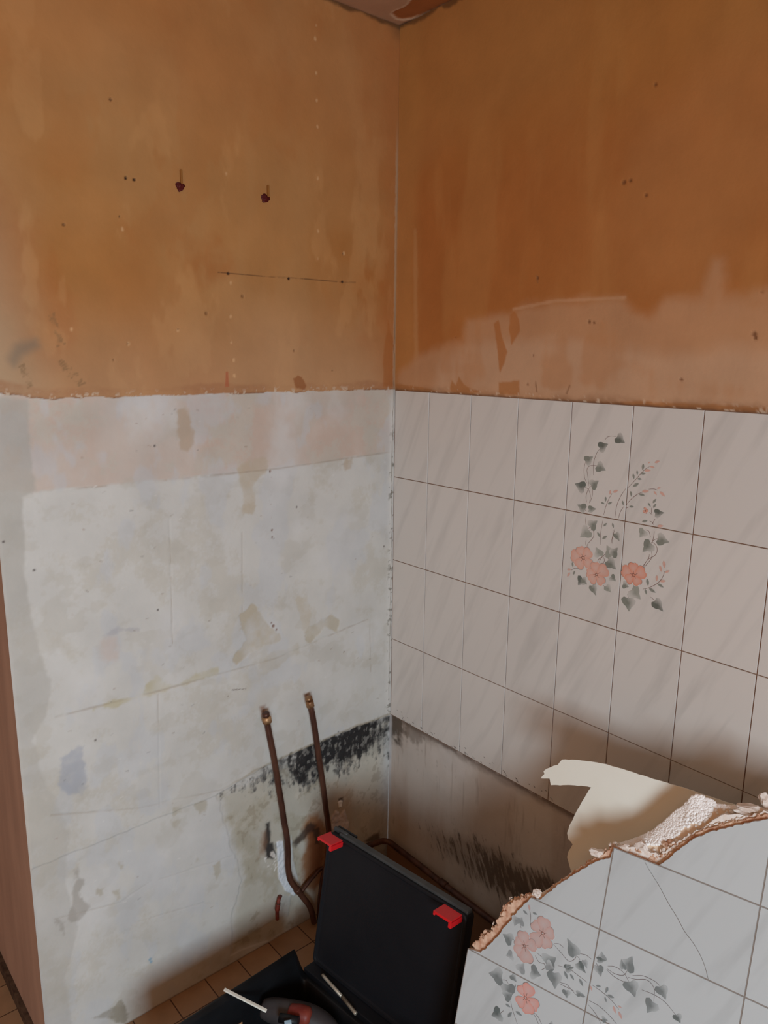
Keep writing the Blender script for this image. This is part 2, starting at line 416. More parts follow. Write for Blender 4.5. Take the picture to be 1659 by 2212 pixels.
    for q in ((73, 1231), (7, 1170), (205, 1598), (640, 1095), (333, 963), (340, 1317), (828, 1180)):
        c = LW([q])[0]; C = mixc(C, (90, 78, 76), sstep(0.004, 0.0015, np.hypot(U - c[0], V - c[1])) * 0.8)
    # cracked white strip at the inside corner
    mc = sstep(-0.028, -0.006, U + n2 * 0.01) * sstep(1.62, 1.5, V)
    C = mixc(C, (224, 220, 214), mc * 0.6)
    mk = sstep(-0.024, -0.008, U) * sstep(0.13, 0.24, n3 + nf * 0.5) * sstep(1.5, 1.4, V); C = mixc(C, (112, 106, 92), mk * 0.7)
    # ---- damaged grey-beige zone under the old worktop line
    low = LW([(470, 1716), (560, 1680), (640, 1640), (740, 1595), (846, 1548), (850, 1900), (700, 1975), (640, 2010), (500, 2060), (497, 1990), (520, 1900), (500, 1830), (478, 1760)])
    dl = poly_sd(U, V, low) + n2 * 0.02
    C = mixc(C, (186, 179, 162), sstep(-0.006, 0.025, dl + n3 * 0.01) * 0.7); H -= sstep(-0.002, 0.003, dl) * 0.0015
    C = mixc(C, (206, 198, 184), sstep(-0.004, 0.01, dl) * sstep(0.0, 0.2, n1 + n2) * 0.7)
    C = mixc(C, (168, 158, 134), sstep(-0.004, 0.03, dl) * sstep(0.05, 0.25, -n1 + n2 * .6 + n3 * .2) * 0.5)
    C = mixc(C, (150, 138, 120), sstep(0.0, 0.03, dl) * sstep(0.14, 0.2, n2 + n3 * .5) * 0.4)
    C = mixc(C, (202, 204, 206), sstep(-0.02, 0.05, -np.abs(U + 0.01) + 0.03) * sstep(0.56, 0.5, V) * 0.8)
    # black mould band
    top = LW([(468, 1716), (520, 1686), (565, 1660), (620, 1634), (665, 1614), (700, 1600), (740, 1583), (790, 1564), (845, 1545)])
    tx = [p[0] for p in top]; tz = [p[1] for p in top]
    zt = np.interp(U, tx, tz)
    bx = [p[0] for p in LW([(480, 1712), (520, 1695), (560, 1695), (600, 1690), (640, 1690), (690, 1700), (705, 1648), (745, 1668), (775, 1648), (800, 1600), (845, 1650)])]
    bz = [0.515, 0.515, 0.49, 0.475, 0.46, 0.43, 0.46, 0.43, 0.43, 0.475, 0.42]
    zb = np.interp(U, bx, bz)
    streak = fbm(U + n3 * 0.004, V + n2 * 0.01, 75, 11, 4, 1.5, 0.35); sp = fbm(U + n2 * 0.004, V, 60, 12, 5)
    hgt = np.clip((V - zb) / np.maximum(zt - zb, 0.01), -1, 2)
    fade = np.interp(U, [-0.6, -0.5, -0.42, -0.34, -0.30, -0.24, -0.12, -0.05, 0], [0.0, 0.25, 0.5, 1.1, 1.0, 1.0, 1.15, 0.75, 0.6])
    base = sstep(-0.25, 0.6, hgt) * sstep(0.012, -0.004, V - zt + n3 * 0.02)
    mm = base * fade * 1.0 + (streak * 1.5 + sp * 2.2 + nf * 0.5) * 1.0 * sstep(-0.7, 0.1, hgt) * sstep(0.01, -0.002, V - zt) * (fade > 0.02)
    wash = base * np.clip(fade, 0, 1) * np.clip(0.75 + streak * 1.6 + n2, 0, 1); C = mixc(C, (112, 110, 106), wash * 0.8)
    C = mixc(C, (96, 94, 92), sstep(0.1, 0.75, mm) * 0.7)
    core = base * sstep(0.6, 1.1, fade) * 0.55
    C = mixc(C, (38, 36, 37), sstep(0.4, 1.5, mm + core) * 0.95)
    C = mixc(C, (150, 146, 140), sstep(0.12, 0.2, fbm(U, V, 110, 14, 3, 1, .6)) * sstep(0.3, 0.8, mm) * 0.55)
    H += sstep(0.2, 0.8, mm) * (sp * 0.006)
    # ragged pale lip above the mould
    d = np.abs(V - zt - 0.006 - n2 * 0.01); C = mixc(C, (170, 158, 136), sstep(0.006, 0.001, d) * sstep(-0.62, -0.5, U) * 0.6)
    H += sstep(-0.002, 0.003, V - zt + n2 * 0.01) * 0.0025
    # stains round the drains and pipes, and painted shadow at the pipe heads
    def stain_shade(pts, col, a, soft, jag=0.02):
        nonlocal C
        d = poly_sd(U, V, LW(pts)) + n2 * jag + n3 * jag * 0.3
        C = mixc(C, col, sstep(-soft, soft, d) * a)
    stain_shade([(655, 1790), (668, 1762), (690, 1755), (705, 1790), (712, 1850), (700, 1900), (680, 1930), (655, 1920), (652, 1860), (662, 1820)], (146, 92, 44), 0.85, 0.014)
    stain_shade([(666, 1790), (690, 1775), (696, 1830), (690, 1880), (668, 1890)], (112, 58, 24), 0.75, 0.016)
    stain_shade([(632, 1822), (650, 1800), (672, 1775), (682, 1785), (660, 1812), (640, 1832)], (60, 44, 38), 0.85, 0.008)
    stain_shade([(678, 1795), (688, 1790), (690, 1825), (680, 1825)], (52, 36, 26), 0.8, 0.006)
    stain_shade([(574, 1780), (584, 1774), (586, 1790), (584, 1820), (592, 1818), (598, 1845), (590, 1858), (576, 1856), (570, 1830)], (44, 40, 40), 0.95, 0.005, 0.012)
    stain_shade([(566, 1800), (578, 1790), (574, 1850), (562, 1850)], (150, 116, 92), 0.6, 0.01)
    stain_shade([(592, 1818), (600, 1818), (602, 1836), (592, 1838)], (96, 96, 98), 0.7, 0.003)
    stain_shade([(712, 1700), (760, 1700), (760, 1800), (715, 1800)], (172, 136, 100), 0.45, 0.03)
    stain_shade([(730, 1724), (742, 1722), (740, 1734), (730, 1736)], (58, 38, 28), 0.9, 0.004)
    stain_shade([(640, 1960), (690, 1935), (720, 1960), (690, 2000), (620, 2030)], (134, 100, 70), 0.6, 0.02)
    stain_shade([(780, 1820), (800, 1808), (818, 1800), (820, 1812), (795, 1822)], (84, 62, 42), 0.8, 0.006)
    stain_shade([(700, 1880), (780, 1850), (842, 1830), (842, 1900), (700, 1990)], (150, 140, 124), 0.7, 0.01)
    stain_shade([(560, 1526), (572, 1522), (574, 1560), (564, 1556)], (140, 98, 72), 0.75, 0.006, 0.004); stain_shade([(655, 1499), (666, 1496), (668, 1515), (658, 1514)], (140, 98, 72), 0.75, 0.006, 0.004)  # soft brown shadow halos beside the pipe heads, painted into the wall
    # fresh white filler beside the pipe and at the drain hole
    def fill(pts, col, h=0.002, a=0.95, jag=0.005):
        nonlocal C, H
        d = poly_sd(U, V, LW(pts)) + n2 * jag + n3 * jag
        m = sstep(-0.0012, 0.0012, d); C = mixc(C, col, m * a); H = H + m * h * (1 + n3 * 2)
    fill([(596, 1818), (606, 1815), (612, 1816), (618, 1860), (622, 1895), (640, 1925), (636, 1936), (616, 1925), (602, 1900), (600, 1870), (598, 1835)], (222, 226, 232), 0.003)
    fill([(630, 1800), (634, 1860), (648, 1915), (642, 1925), (632, 1900), (627, 1860)], (206, 208, 208), 0.001, 0.7)
    fill([(716, 1762), (726, 1752), (734, 1760), (744, 1752), (752, 1770), (754, 1790), (744, 1804), (716, 1800)], (206, 190, 184), 0.003, 0.9, 0.012)
    fill([(729, 1733), (734, 1728), (740, 1730), (738, 1742), (732, 1745)], (236, 230, 222), 0.004, 1, 0.004)
    fill([(584, 1840), (592, 1836), (596, 1848), (590, 1856), (584, 1850)], (214, 208, 200), 0.004, 0.9, 0.008)
    fill([(612, 1930), (630, 1936), (622, 1980), (606, 1982), (606, 1950)], (196, 196, 194), 0.001, 0.5, 0.012)
    m = poly_sd(U, V, LW([(565, 1850), (600, 1850), (604, 1885), (570, 1880)])) + n2 * 0.02
    C = mixc(C, (236, 232, 226), sstep(-0.002, 0.002, m) * sstep(0.05, 0.2, n3 + nf * 0.4) * 0.8)
    # dirt line at the floor, blue-grey lower half with faint scuffs
    C = mixc(C, (120, 92, 68), sstep(0.006, 0.0, V + n2 * 0.004) * 0.8)
    for q in ((324, 2072), (326, 2078)):
        c = LW([q])[0]; C = mixc(C, (110, 158, 186), sstep(0.007, 0.002, np.hypot(U - c[0], V - c[1]) + n3 * 0.006) * 0.7)
    # ---------------- upper orange wall
    bl = LW([(-40, 848), (0, 850), (40, 854), (75, 860), (110, 862), (150, 858), (230, 859), (300, 855), (380, 856), (450, 852), (560, 848), (700, 845), (780, 842), (856, 841)])
    zbn = np.interp(U, [p[0] for p in bl], [p[1] for p in bl])
    dz = V - zbn + n2 * 0.009 + n3 * 0.005
    mo = sstep(-0.0012, 0.0012, dz)
    O = np.zeros(C.shape) + lin((178, 126, 74))
    O = mixc(O, (174, 116, 60), sstep(-0.15, 0.2, n4 + n1 * 0.5) * 0.8)
    O = mixc(O, (182, 134, 84), sstep(0.0, 0.25, -n4 + nv * 0.7) * 0.6)
    O = mixc(O, (170, 104, 50), sstep(0.1, 0.35, n1 + nv * 0.8) * 0.6)
    O = mixc(O, (178, 118, 64), sstep(0.06, 0.12, fbm(U, V, 7, 17, 5, 1.0, 0.5)) * 0.35); O = mixc(O, (198, 146, 92), sstep(0.07, 0.15, fbm(U, V, 12, 18, 5, 1.0, 0.4)) * 0.35)
    O = mixc(O, (186, 126, 76), sstep(2.0, 2.3, V + n4 * 0.2) * 0.5); O = mixc(O, (188, 148, 114), sstep(1.86, 1.58, V + n4 * 0.12) * 0.55)
    O = mixc(O, (180, 154, 124), sstep(-0.88, -1.06, U + n4 * 0.12) * sstep(2.2, 1.6, V) * 0.8)
    O = mixc(O, (172, 104, 54), sstep(-0.09, -0.01, U + n1 * 0.1) * 0.45)
    # brown glue residue above the joint
    hb = 0.020 + n1 * 0.03
    d = sstep(0.006, -0.004, dz - hb) * sstep(-0.3, 0.02, n2 + 0.12)
    O = mixc(O, (164, 114, 80), d * 0.6 * np.clip(0.6 + n1 * 3 + n3, 0, 1)); O = mixc(O, (128, 82, 52), sstep(0.005, 0.0, dz) * sstep(-0.02, 0.12, n2 + n1 * .6) * 0.8)
    fl = sstep(0.13, 0.2, n3 + nf * 0.3) * sstep(0.02, 0.0, dz) ; O = mixc(O, (214, 196, 174), fl * 0.7)
    d = poly_sd(U, V, LW([(632, 818), (640, 810), (650, 815), (660, 832), (655, 842), (636, 838)])) + n3 * 0.006
    O = mixc(O, (150, 92, 52), sstep(-0.002, 0.002, d) * 0.8)
    d = poly_sd(U, V, LW([(835, 690), (850, 740), (850, 835), (826, 835), (826, 770)])) + n2 * 0.01; O = mixc(O, (166, 98, 44), sstep(-0.004, 0.004, d) * 0.6)
    d = poly_sd(U, V, LW([(486, 803), (490, 803), (492, 835), (484, 835)])); O = mixc(O, (176, 98, 66), sstep(-0.002, 0.001, d) * 0.8)
    # faint grey scuffs on the far left
    for a, b_, n_, wd in (((110, 680), (130, 745), 15, 20), ((45, 790), (62, 835), 10, 16), ((128, 780), (175, 830), 13, 22), ((20, 745), (60, 745), 0, 1)):
        for k in range(n_):
            t = k / max(n_ - 1, 1); px = a[0] + (b_[0] - a[0]) * t; py = a[1] + (b_[1] - a[1]) * t; l = random.uniform(.3, .9) * wd / 2
            d = seg_d(U, V, LW([(px - l, py + 3), (px + l, py - 3)]))
            O = mixc(O, (120, 96, 66), sstep(0.0032, 0.0008, d) * 0.5 * sstep(-0.2, 0.1, n3))
    d = poly_sd(U, V, LW([(20, 775), (35, 748), (75, 735), (80, 748), (45, 765), (28, 790)])) + n1 * 0.02; O = mixc(O, (128, 116, 100), sstep(-0.012, 0.012, d) * 0.6)
    # pale nicks in a vertical line, pencil line with holes
    for q in ((680, 57), (678, 85), (680, 160), (681, 218), (683, 275), (684, 386), (685, 500), (684, 560), (486, 376), (262, 495), (382, 714), (497, 740), (502, 778), (504, 812), (496, 612), (152, 712), (740, 548), (276, 744), (496, 683)):
        c = LW([q])[0]; m = sstep(0.006, 0.002, np.hypot((U - c[0]) * 1.4, V - c[1]) + n3 * 0.006); O = mixc(O, (222, 178, 130), m * 0.6); H -= m * 0.0006
    for q, r in (((270, 385), 0.0032), ((288, 389), 0.0032), ((491, 591), 0.0035), ((622, 602), 0.0035), ((737, 609), 0.0035), ((738, 548), 0.002), ((256, 468), 0.002), ((136, 486), 0.003), ((522, 640), 0.004), ((444, 677), 0.004),
                 ((275, 742), 0.002), ((383, 711), 0.002), ((243, 777), 0.002), ((716, 800), 0.002), ((633, 757), 0.003), ((237, 216), 0.003)):
        c = LW([q])[0]; rr = np.hypot(U - c[0], V - c[1]); dk = r > 0.003
        O = mixc(O, (44, 24, 18) if dk and q[1] < 612 else (120, 82, 50), sstep(r * 1.3, r * 0.6, rr) * (1 if q[1] < 612 else .6)); H -= sstep(r * 1.3, r * 0.5, rr) * 0.003
    d = seg_d(U, V, LW([(468, 588), (560, 596), (765, 611)])); O = mixc(O, (70, 44, 30), sstep(0.0018, 0.0002, d) * 0.7 * sstep(-0.35, -0.05, n3 + n2))
    # ceiling/corner joint: dark lines, darker ceiling corner and filler
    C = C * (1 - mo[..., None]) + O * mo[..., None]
    H += mo * 0.0025
    C = mixc(C, (180, 156, 128), sstep(-0.011, -0.008, U + n3 * 0.004) * mo * sstep(2.3, 2.15, V) * 0.6)
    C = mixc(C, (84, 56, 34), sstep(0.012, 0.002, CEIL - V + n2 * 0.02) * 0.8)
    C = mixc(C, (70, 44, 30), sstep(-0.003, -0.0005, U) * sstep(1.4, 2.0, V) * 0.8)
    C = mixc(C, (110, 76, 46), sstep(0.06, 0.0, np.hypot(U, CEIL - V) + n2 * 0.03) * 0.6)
    d = np.abs(U + 0.006 + n2 * 0.004); C = mixc(C, (110, 92, 72), sstep(0.0016, 0.0004, d) * sstep(1.9, 1.7, V) * sstep(0.6, 0.7, V) * 0.7)
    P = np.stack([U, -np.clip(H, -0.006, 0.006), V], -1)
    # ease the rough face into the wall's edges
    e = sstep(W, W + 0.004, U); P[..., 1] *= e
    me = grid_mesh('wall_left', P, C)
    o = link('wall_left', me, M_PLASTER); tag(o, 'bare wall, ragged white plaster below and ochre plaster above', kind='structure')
    return o
build_wall_left()

# ------------------------------------------------------------------ wall_right
TILE_W, TILE_H, TZ = 0.15461, 0.25, 1.57166
OFF = 0.1448
TBOT = TZ - 4 * TILE_H
def build_wall_right():
    du = 0.003; YM = 1.75
    us = np.linspace(0, YM, int(YM / du) + 1); zs = np.linspace(0, CEIL + 0.012, int(CEIL / du) + 1)
    U, V = np.meshgrid(us, zs, indexing='ij')
    n1 = fbm(U, V, 6, 21, 5); n2 = fbm(U, V, 25, 22, 4); n3 = fbm(U, V, 90, 23, 3); n4 = fbm(U, V, 2.2, 24, 3)
    nv = fbm(U, V, 12, 25, 4, 1, 0.2); nf = fbm(U, V, 180, 26, 2); nh = fbm(U, V, 5, 27, 4, 0.5, 1.5)
    H = n1 * 0.002 + n2 * 0.0006
    C = np.zeros(U.shape + (3,)) + lin((180, 118, 66))
    C = mixc(C, (172, 102, 46), sstep(-0.2, 0.15, n4 + n1 * 0.4) * 0.6)
    C = mixc(C, (188, 128, 72), sstep(0.05, 0.3, nv + n4) * 0.5)
    # lighter rim along the corner and ceiling
    C = mixc(C, (190, 134, 76), sstep(0.12, 0.06, U + n1 * 0.03) * 0.6)
    C = mixc(C, (184, 128, 66), sstep(CEIL - 0.45, CEIL - 0.2, V + n4 * 0.2) * 0.5)
    d = seg_d(U, V, RW([(900, 700), (900, 860), (898, 500)])); C = mixc(C, (196, 146, 96), sstep(0.012, 0.002, d + n2 * 0.01) * 0.5)
    # pale peeled area over the tiles
    pe = RW([(905, 765), (960, 745), (1000, 735), (1010, 690), (1060, 680), (1105, 672), (1130, 658), (1200, 648), (1350, 640), (1372, 665), (1400, 678), (1440, 640), (1520, 640), (1540, 560), (1560, 560), (1565, 640), (1620, 640), (1750, 600), (1750, 930), (850, 850), (870, 800)])
    d = poly_sd(U, V, pe) + n2 * 0.02 + nh * 0.03
    C = mixc(C, (194, 146, 108), sstep(-0.02, 0.02, d) * 0.8)
    d2 = poly_sd(U, V, RW([(960, 780), (1040, 740), (1200, 720), (1300, 745), (1480, 760), (1560, 740), (1700, 760), (1750, 920), (930, 850)])) + n1 * 0.05 + nh * 0.05
    C = mixc(C, (200, 160, 128), sstep(-0.02, 0.03, d2) * 0.7)
    C = mixc(C, (186, 126, 78), sstep(0.08, 0.25, nv + nh) * sstep(0, 0.02, d) * 0.4)
    hi = seg_d(U, V, RW([(1110, 668), (1200, 650), (1350, 643)])); C = mixc(C, (206, 160, 122), sstep(0.006, 0.001, hi + n3 * 0.004) * 0.5)
    for pts in ([(1068, 700), (1078, 690), (1086, 730), (1097, 760), (1090, 785), (1080, 805), (1076, 760)], [(1103, 680), (1112, 672), (1122, 690), (1124, 715), (1112, 735), (1106, 745), (1100, 710)]):
        d = poly_sd(U, V, RW(pts)) + n3 * 0.003; C = mixc(C, (180, 114, 62), sstep(-0.002, 0.002, d) * 0.85)
    for pts in ([(972, 840), (976, 815), (985, 830), (992, 812), (1002, 830), (1018, 840), (1035, 845), (1020, 852), (975, 848)], [(1078, 826), (1122, 822), (1122, 836), (1125, 855), (1080, 852)], [(1260, 870), (1400, 865), (1480, 870), (1560, 872), (1659, 880), (1659, 895), (1280, 878)],
                [(850, 828), (870, 832), (930, 840), (960, 852), (850, 843)]):
        d = poly_sd(U, V, RW(pts)) + n2 * 0.012; C = mixc(C, (178, 118, 68), sstep(-0.003, 0.003, d) * 0.85)
    # dirty glue line just above the tiles
    dz = V - TZ
    C = mixc(C, (134, 88, 54), sstep(0.022, 0.0, dz + n2 * 0.03) * 0.6 * sstep(-0.2, 0.1, n1 + n2)); C = mixc(C, (96, 58, 34), sstep(0.006, 0.0, dz + n3 * 0.006) * 0.6)
    C = mixc(C, (222, 200, 176), sstep(0.15, 0.22, n3 + nf * .3) * sstep(0.02, 0.004, dz) * 0.6)
    H += (dz > 0) * 0.0015 * sstep(0.0, 0.012, dz + n2 * 0.01)
    for q, r in (((1349, 394), 0.004), ((1362, 390), 0.003), ((1396, 422), 0.0035), ((1416, 183), 0.0035), ((1273, 695), 0.003), ((1283, 697), 0.003), ((1630, 722), 0.004), ((1632, 730), 0.003), ((1647, 630), 0.0025), ((1162, 600), 0.0025),
                 ((985, 728), 0.002), ((1153, 768), 0.002), ((1472, 820), 0.0025), ((1140, 830), 0.003)):
        c = RW([q])[0]; m = sstep(r * 1.5, r * 0.5, np.hypot(U - c[0], V - c[1]) + n3 * 0.004); C = mixc(C, (110, 66, 38), m * 0.8); H -= m * 0.002
    for a in (((1158, 825), (1160, 845)), ((1232, 832), (1225, 850)), ((1160, 595), (1162, 610))):
        d = seg_d(U, V, RW(a)); C = mixc(C, (140, 96, 64), sstep(0.003, 0.0005, d + n3 * 0.003) * 0.7)
    # -------- lower strip under the tiles
    L = np.zeros(C.shape) + lin((202, 192, 183))
    L = mixc(L, (212, 205, 200), sstep(0, 0.25, n1 + nv * 0.5) * 0.6); L = mixc(L, (186, 168, 154), sstep(0.02, 0.25, nv - n1 * 0.4) * 0.5)
    hd = TBOT - V
    m = sstep(0.014, 0.002, hd + n3 * 0.008) * sstep(-0.4, 0.0, n2 + n3 + 0.05); L = mixc(L, (96, 84, 76), m * 0.85)
    m = sstep(0.028, 0.008, hd + n2 * 0.03); L = mixc(L, (120, 104, 94), m * 0.5)
    st = fbm(U, V, 55, 31, 4, 1.5, 0.2); sp = fbm(U, V, 60, 32, 4)
    f1 = sstep(0.13, 0.0, U) * sstep(0.15, 0.01, hd) ; m = f1 * 1.3 + (st + sp) * 1.2 * sstep(0.2, 0.02, U) * sstep(0.18, 0.02, hd)
    L = mixc(L, (74, 66, 58), sstep(0.3, 0.95, m) * 0.9)
    f2 = sstep(0.22, 0.1, U) * sstep(0.09, 0.02, hd); L = mixc(L, (110, 96, 84), sstep(0.35, 1.0, f2 + (st + sp) * 1.2) * 0.6)
    m = sstep(0.16, 0.34, fbm(U + n2 * .004, V, 60, 33, 3, 1.8, 0.18)) * sstep(0.3, 0.1, hd) * 0.3; L = mixc(L, (120, 100, 84), m)
    # diagonal mould patch low down
    ax = RW([(905, 1790), (1190, 1950)]); a0 = np.array(ax[0]); a1 = np.array(ax[1])
    dd = a1 - a0; ln = np.linalg.norm(dd); dd /= ln; nn = np.array([-dd[1], dd[0]])
    s = ((U - a0[0]) * dd[0] + (V - a0[1]) * dd[1]) / ln; tt = (U - a0[0]) * nn[0] + (V - a0[1]) * nn[1]
    # brush-like flecks, slanted
    fx = fbm(U * 0.9 + V * 0.35, V * 0.9 - U * 0.35, 60, 34, 4, 3.0, 0.6)
    wid = 0.025 + 0.03 * sstep(0, 0.6, s)
    den = sstep(wid * 1.9, wid * 0.2, np.abs(tt + n2 * 0.03)) * sstep(-0.05, 0.25, s) * sstep(1.6, 1.2, s)
    dens = den * (0.35 + 0.75 * sstep(0.1, 0.75, s)); m = dens + fx * 2.2 * (den > 0.02)
    L = mixc(L, (76, 64, 55), sstep(0.35, 1.0, m) * 0.85)
    L = mixc(L, (120, 100, 82), sstep(0.1, 0.6, dens) * 0.4)
    L = mixc(L, (204, 204, 206), sstep(0.016, 0.006, U + n2 * 0.006) * 0.8)
    m = sstep(0.012, 0.0, np.abs(V - 0.128) + n2 * 0.01); L = mixc(L, (120, 84, 58), m * 0.5)
    lo = (V < TBOT)[..., None]
    C = np.where(lo, L, C)
    # grout / bedding behind the tiles
    tl = ((V <= TZ) & (V >= TBOT)); 
    # corner joint
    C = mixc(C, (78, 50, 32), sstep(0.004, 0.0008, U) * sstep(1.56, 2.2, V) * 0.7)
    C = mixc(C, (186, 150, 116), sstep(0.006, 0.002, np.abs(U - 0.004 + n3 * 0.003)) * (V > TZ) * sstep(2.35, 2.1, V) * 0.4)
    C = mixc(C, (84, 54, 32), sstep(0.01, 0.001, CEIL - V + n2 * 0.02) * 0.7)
    X = 0.0 - np.clip(H, -0.005, 0.004)
    X = np.where(tl, 0.0022, X)     # the tile bed is set back
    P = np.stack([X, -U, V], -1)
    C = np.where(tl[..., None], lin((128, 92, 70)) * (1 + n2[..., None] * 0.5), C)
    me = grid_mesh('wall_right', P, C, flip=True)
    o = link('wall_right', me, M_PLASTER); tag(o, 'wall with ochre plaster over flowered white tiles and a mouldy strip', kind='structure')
    return o
wall_right = build_wall_right()

# ------------------------------------------------------------------ tile panels with printed flowers
TILE_C = lin((215, 209, 203))
class TilePatch:
    """collects tile solids and printed decor in a plane frame: origin o, axes a (across), b (up), n (out)"""
    def __init__(s, o, a, b, n, base, face_rot=False):
        s.o, s.a, s.b, s.n = [np.array(v, float) for v in (o, a, b, n)]
        s.V = []; s.F = []; s.C = []; s.UV = []; s.base = base; s.lay = 0
    def pt(s, u, v, h): return s.o + s.a * u + s.b * v + s.n * h
    def add(s, uvh, faces, cols):
        k = len(s.V)
        for (u, v, h), c in zip(uvh, cols):
            s.V.append(s.pt(u, v, h)); s.C.append(c); s.UV.append((u, v))
        s.F += [tuple(i + k for i in f) for f in faces]
    def tile(s, poly, depth=0.0075, ch=0.0011, tint=None, edge=None):
        """poly: ccw outline in (u,v); chamfered glazed tile"""
        n = len(poly); P = np.array(poly, float)
        ar = sum(P[i][0] * P[(i + 1) % n][1] - P[(i + 1) % n][0] * P[i][1] for i in range(n))
        if ar < 0: P = P[::-1]
        Q = []
        for i in range(n):
            p0, p1, p2 = P[i - 1], P[i], P[(i + 1) % n]
            d1 = p1 - p0; d2 = p2 - p1; d1 = d1 / (np.linalg.norm(d1) + 1e-9); d2 = d2 / (np.linalg.norm(d2) + 1e-9)
            n1 = np.array([-d1[1], d1[0]]); n2 = np.array([-d2[1], d2[0]]); m = n1 + n2; m = m / max(np.dot(m, m), 0.5) * 2 * ch * 0.5 * 2 / 2
            Q.append(p1 + m)
        c = s.base if tint is None else tint; e = c * 0.93 if edge is None else edge
        top = [(q[0], q[1], 0.0) for q in Q]; mid = [(p[0], p[1], -ch * 0.8) for p in P]; bot = [(p[0], p[1], -depth) for p in P]
        cols = [c] * n + [c] * n + [e] * n
        F = [tuple(range(n))]
        for i in range(n):
            j = (i + 1) % n
            F.append((n + i, n + j, j, i)); F.append((2 * n + i, 2 * n + j, n + j, n + i))
        s.add(top + mid + bot, F, cols)
    # printed motifs ---------------------------------------------------
    def z(s):
        s.lay += 1; return 0.00008 + 0.000004 * s.lay
    def blade(s, p0, p1, wf, col, soft=0.35, n=8):
        """small pointed leaf from p0 to p1"""
        p0 = np.array(p0); p1 = np.array(p1); d = p1 - p0; L = np.linalg.norm(d); d = d / L; q = np.array([-d[1], d[0]])
        pts = []; cols = []; h = s.z()
        for k in range(n + 1):
            t = k / n; w = wf * L * math.sin(math.pi * t ** 0.85) * 0.5
            c = p0 + d * L * t
            pts += [(c[0] + q[0] * w, c[1] + q[1] * w, h), (c[0], c[1], h), (c[0] - q[0] * w, c[1] - q[1] * w, h)]
            f = 1 - soft * 0.6
            cols += [col * f + s.base * (1 - f), col, col * (1 - soft) + s.base * soft]
        F = []
        for k in range(n):
            a = 3 * k; F += [(a, a + 1, a + 4, a + 3), (a + 1, a + 2, a + 5, a + 4)]
        F = [f if s.flip_ok(pts, f) else f[::-1] for f in F]
        s.add(pts, F, cols)
    def flip_ok(s, pts, f):
        a = 0
        for i in range(len(f)):
            x0, y0 = pts[f[i]][:2]; x1, y1 = pts[f[(i + 1) % len(f)]][:2]; a += x0 * y1 - x1 * y0
        return a >= 0
    IVY = [(0.0, 0.0), (-0.10, 0.33), (0.12, 0.55), (0.42, 0.44), (0.62, 0.22), (1.0, 0.0), (0.62, -0.22), (0.42, -0.44), (0.12, -0.55), (-0.10, -0.33)]
    def ivy(s, p0, p1, col, side=1, wf=1.0, fade=0.75):
        """ivy leaf, stalk end p0, tip p1; the airbrushed half (side) fades into the glaze"""
        p0 = np.array(p0); p1 = np.array(p1); d = p1 - p0; L = np.linalg.norm(d); d = d / L; q = np.array([-d[1], d[0]])
        out = []
        n = len(s.IVY)
        for i in range(n):
            a = np.array(s.IVY[i]); b = np.array(s.IVY[(i + 1) % n])
            for t in (0, 0.33, 0.66):
                x = a * (1 - t) + b * t
                bul = math.sin(math.pi * t) * 0.03; x = x * (1 + bul); out.append(x)
        h = s.z(); cen = np.array([0.38, 0.0])
        pts = [tuple(p0 + d * L * cen[0]) + (h,)]; cols = [col * 0.9]
        rings = (0.55, 1.0)
        for r in rings:
            for x in out:
                y = cen + (x - cen) * r; w = y[1] * side * wf
                p = p0 + d * L * y[0] + q * L * y[1] * wf
                k = np.clip(0.25 + w * 1.5 + (0.1 if r == 1 else 0), 0, 1) * fade
                pts.append((p[0], p[1], h)); cols.append(col * (1 - k) + s.base * k)
        m = len(out); F = [(0, 1 + i, 1 + (i + 1) % m) for i in range(m)]
        F += [(1 + i, 1 + m + i, 1 + m + (i + 1) % m, 1 + (i + 1) % m) for i in range(m)]
        F = [f if s.flip_ok(pts, f) else f[::-1] for f in F]
        s.add(pts, F, cols)
    def stem(s, pts, col, wd=0.0009):
        P = catmull([np.array(p) for p in pts], 6); n = len(P); V = []; h = s.z(); cols = []
        for i in range(n):
            t = P[min(i + 1, n - 1)] - P[max(i - 1, 0)]; t = t / (np.linalg.norm(t) + 1e-9); q = np.array([-t[1], t[0]])
            w = wd * (0.35 + 0.65 * math.sin(math.pi * (0.12 + 0.76 * i / (n - 1)))) / 2
            V += [tuple(P[i] + q * w) + (h,), tuple(P[i] - q * w) + (h,)]; cols += [col, col]
        F = [(2 * i + 1, 2 * i + 3, 2 * i + 2, 2 * i) for i in range(n - 1)]
        F = [f if s.flip_ok(V, f) else f[::-1] for f in F]
        s.add(V, F, cols)
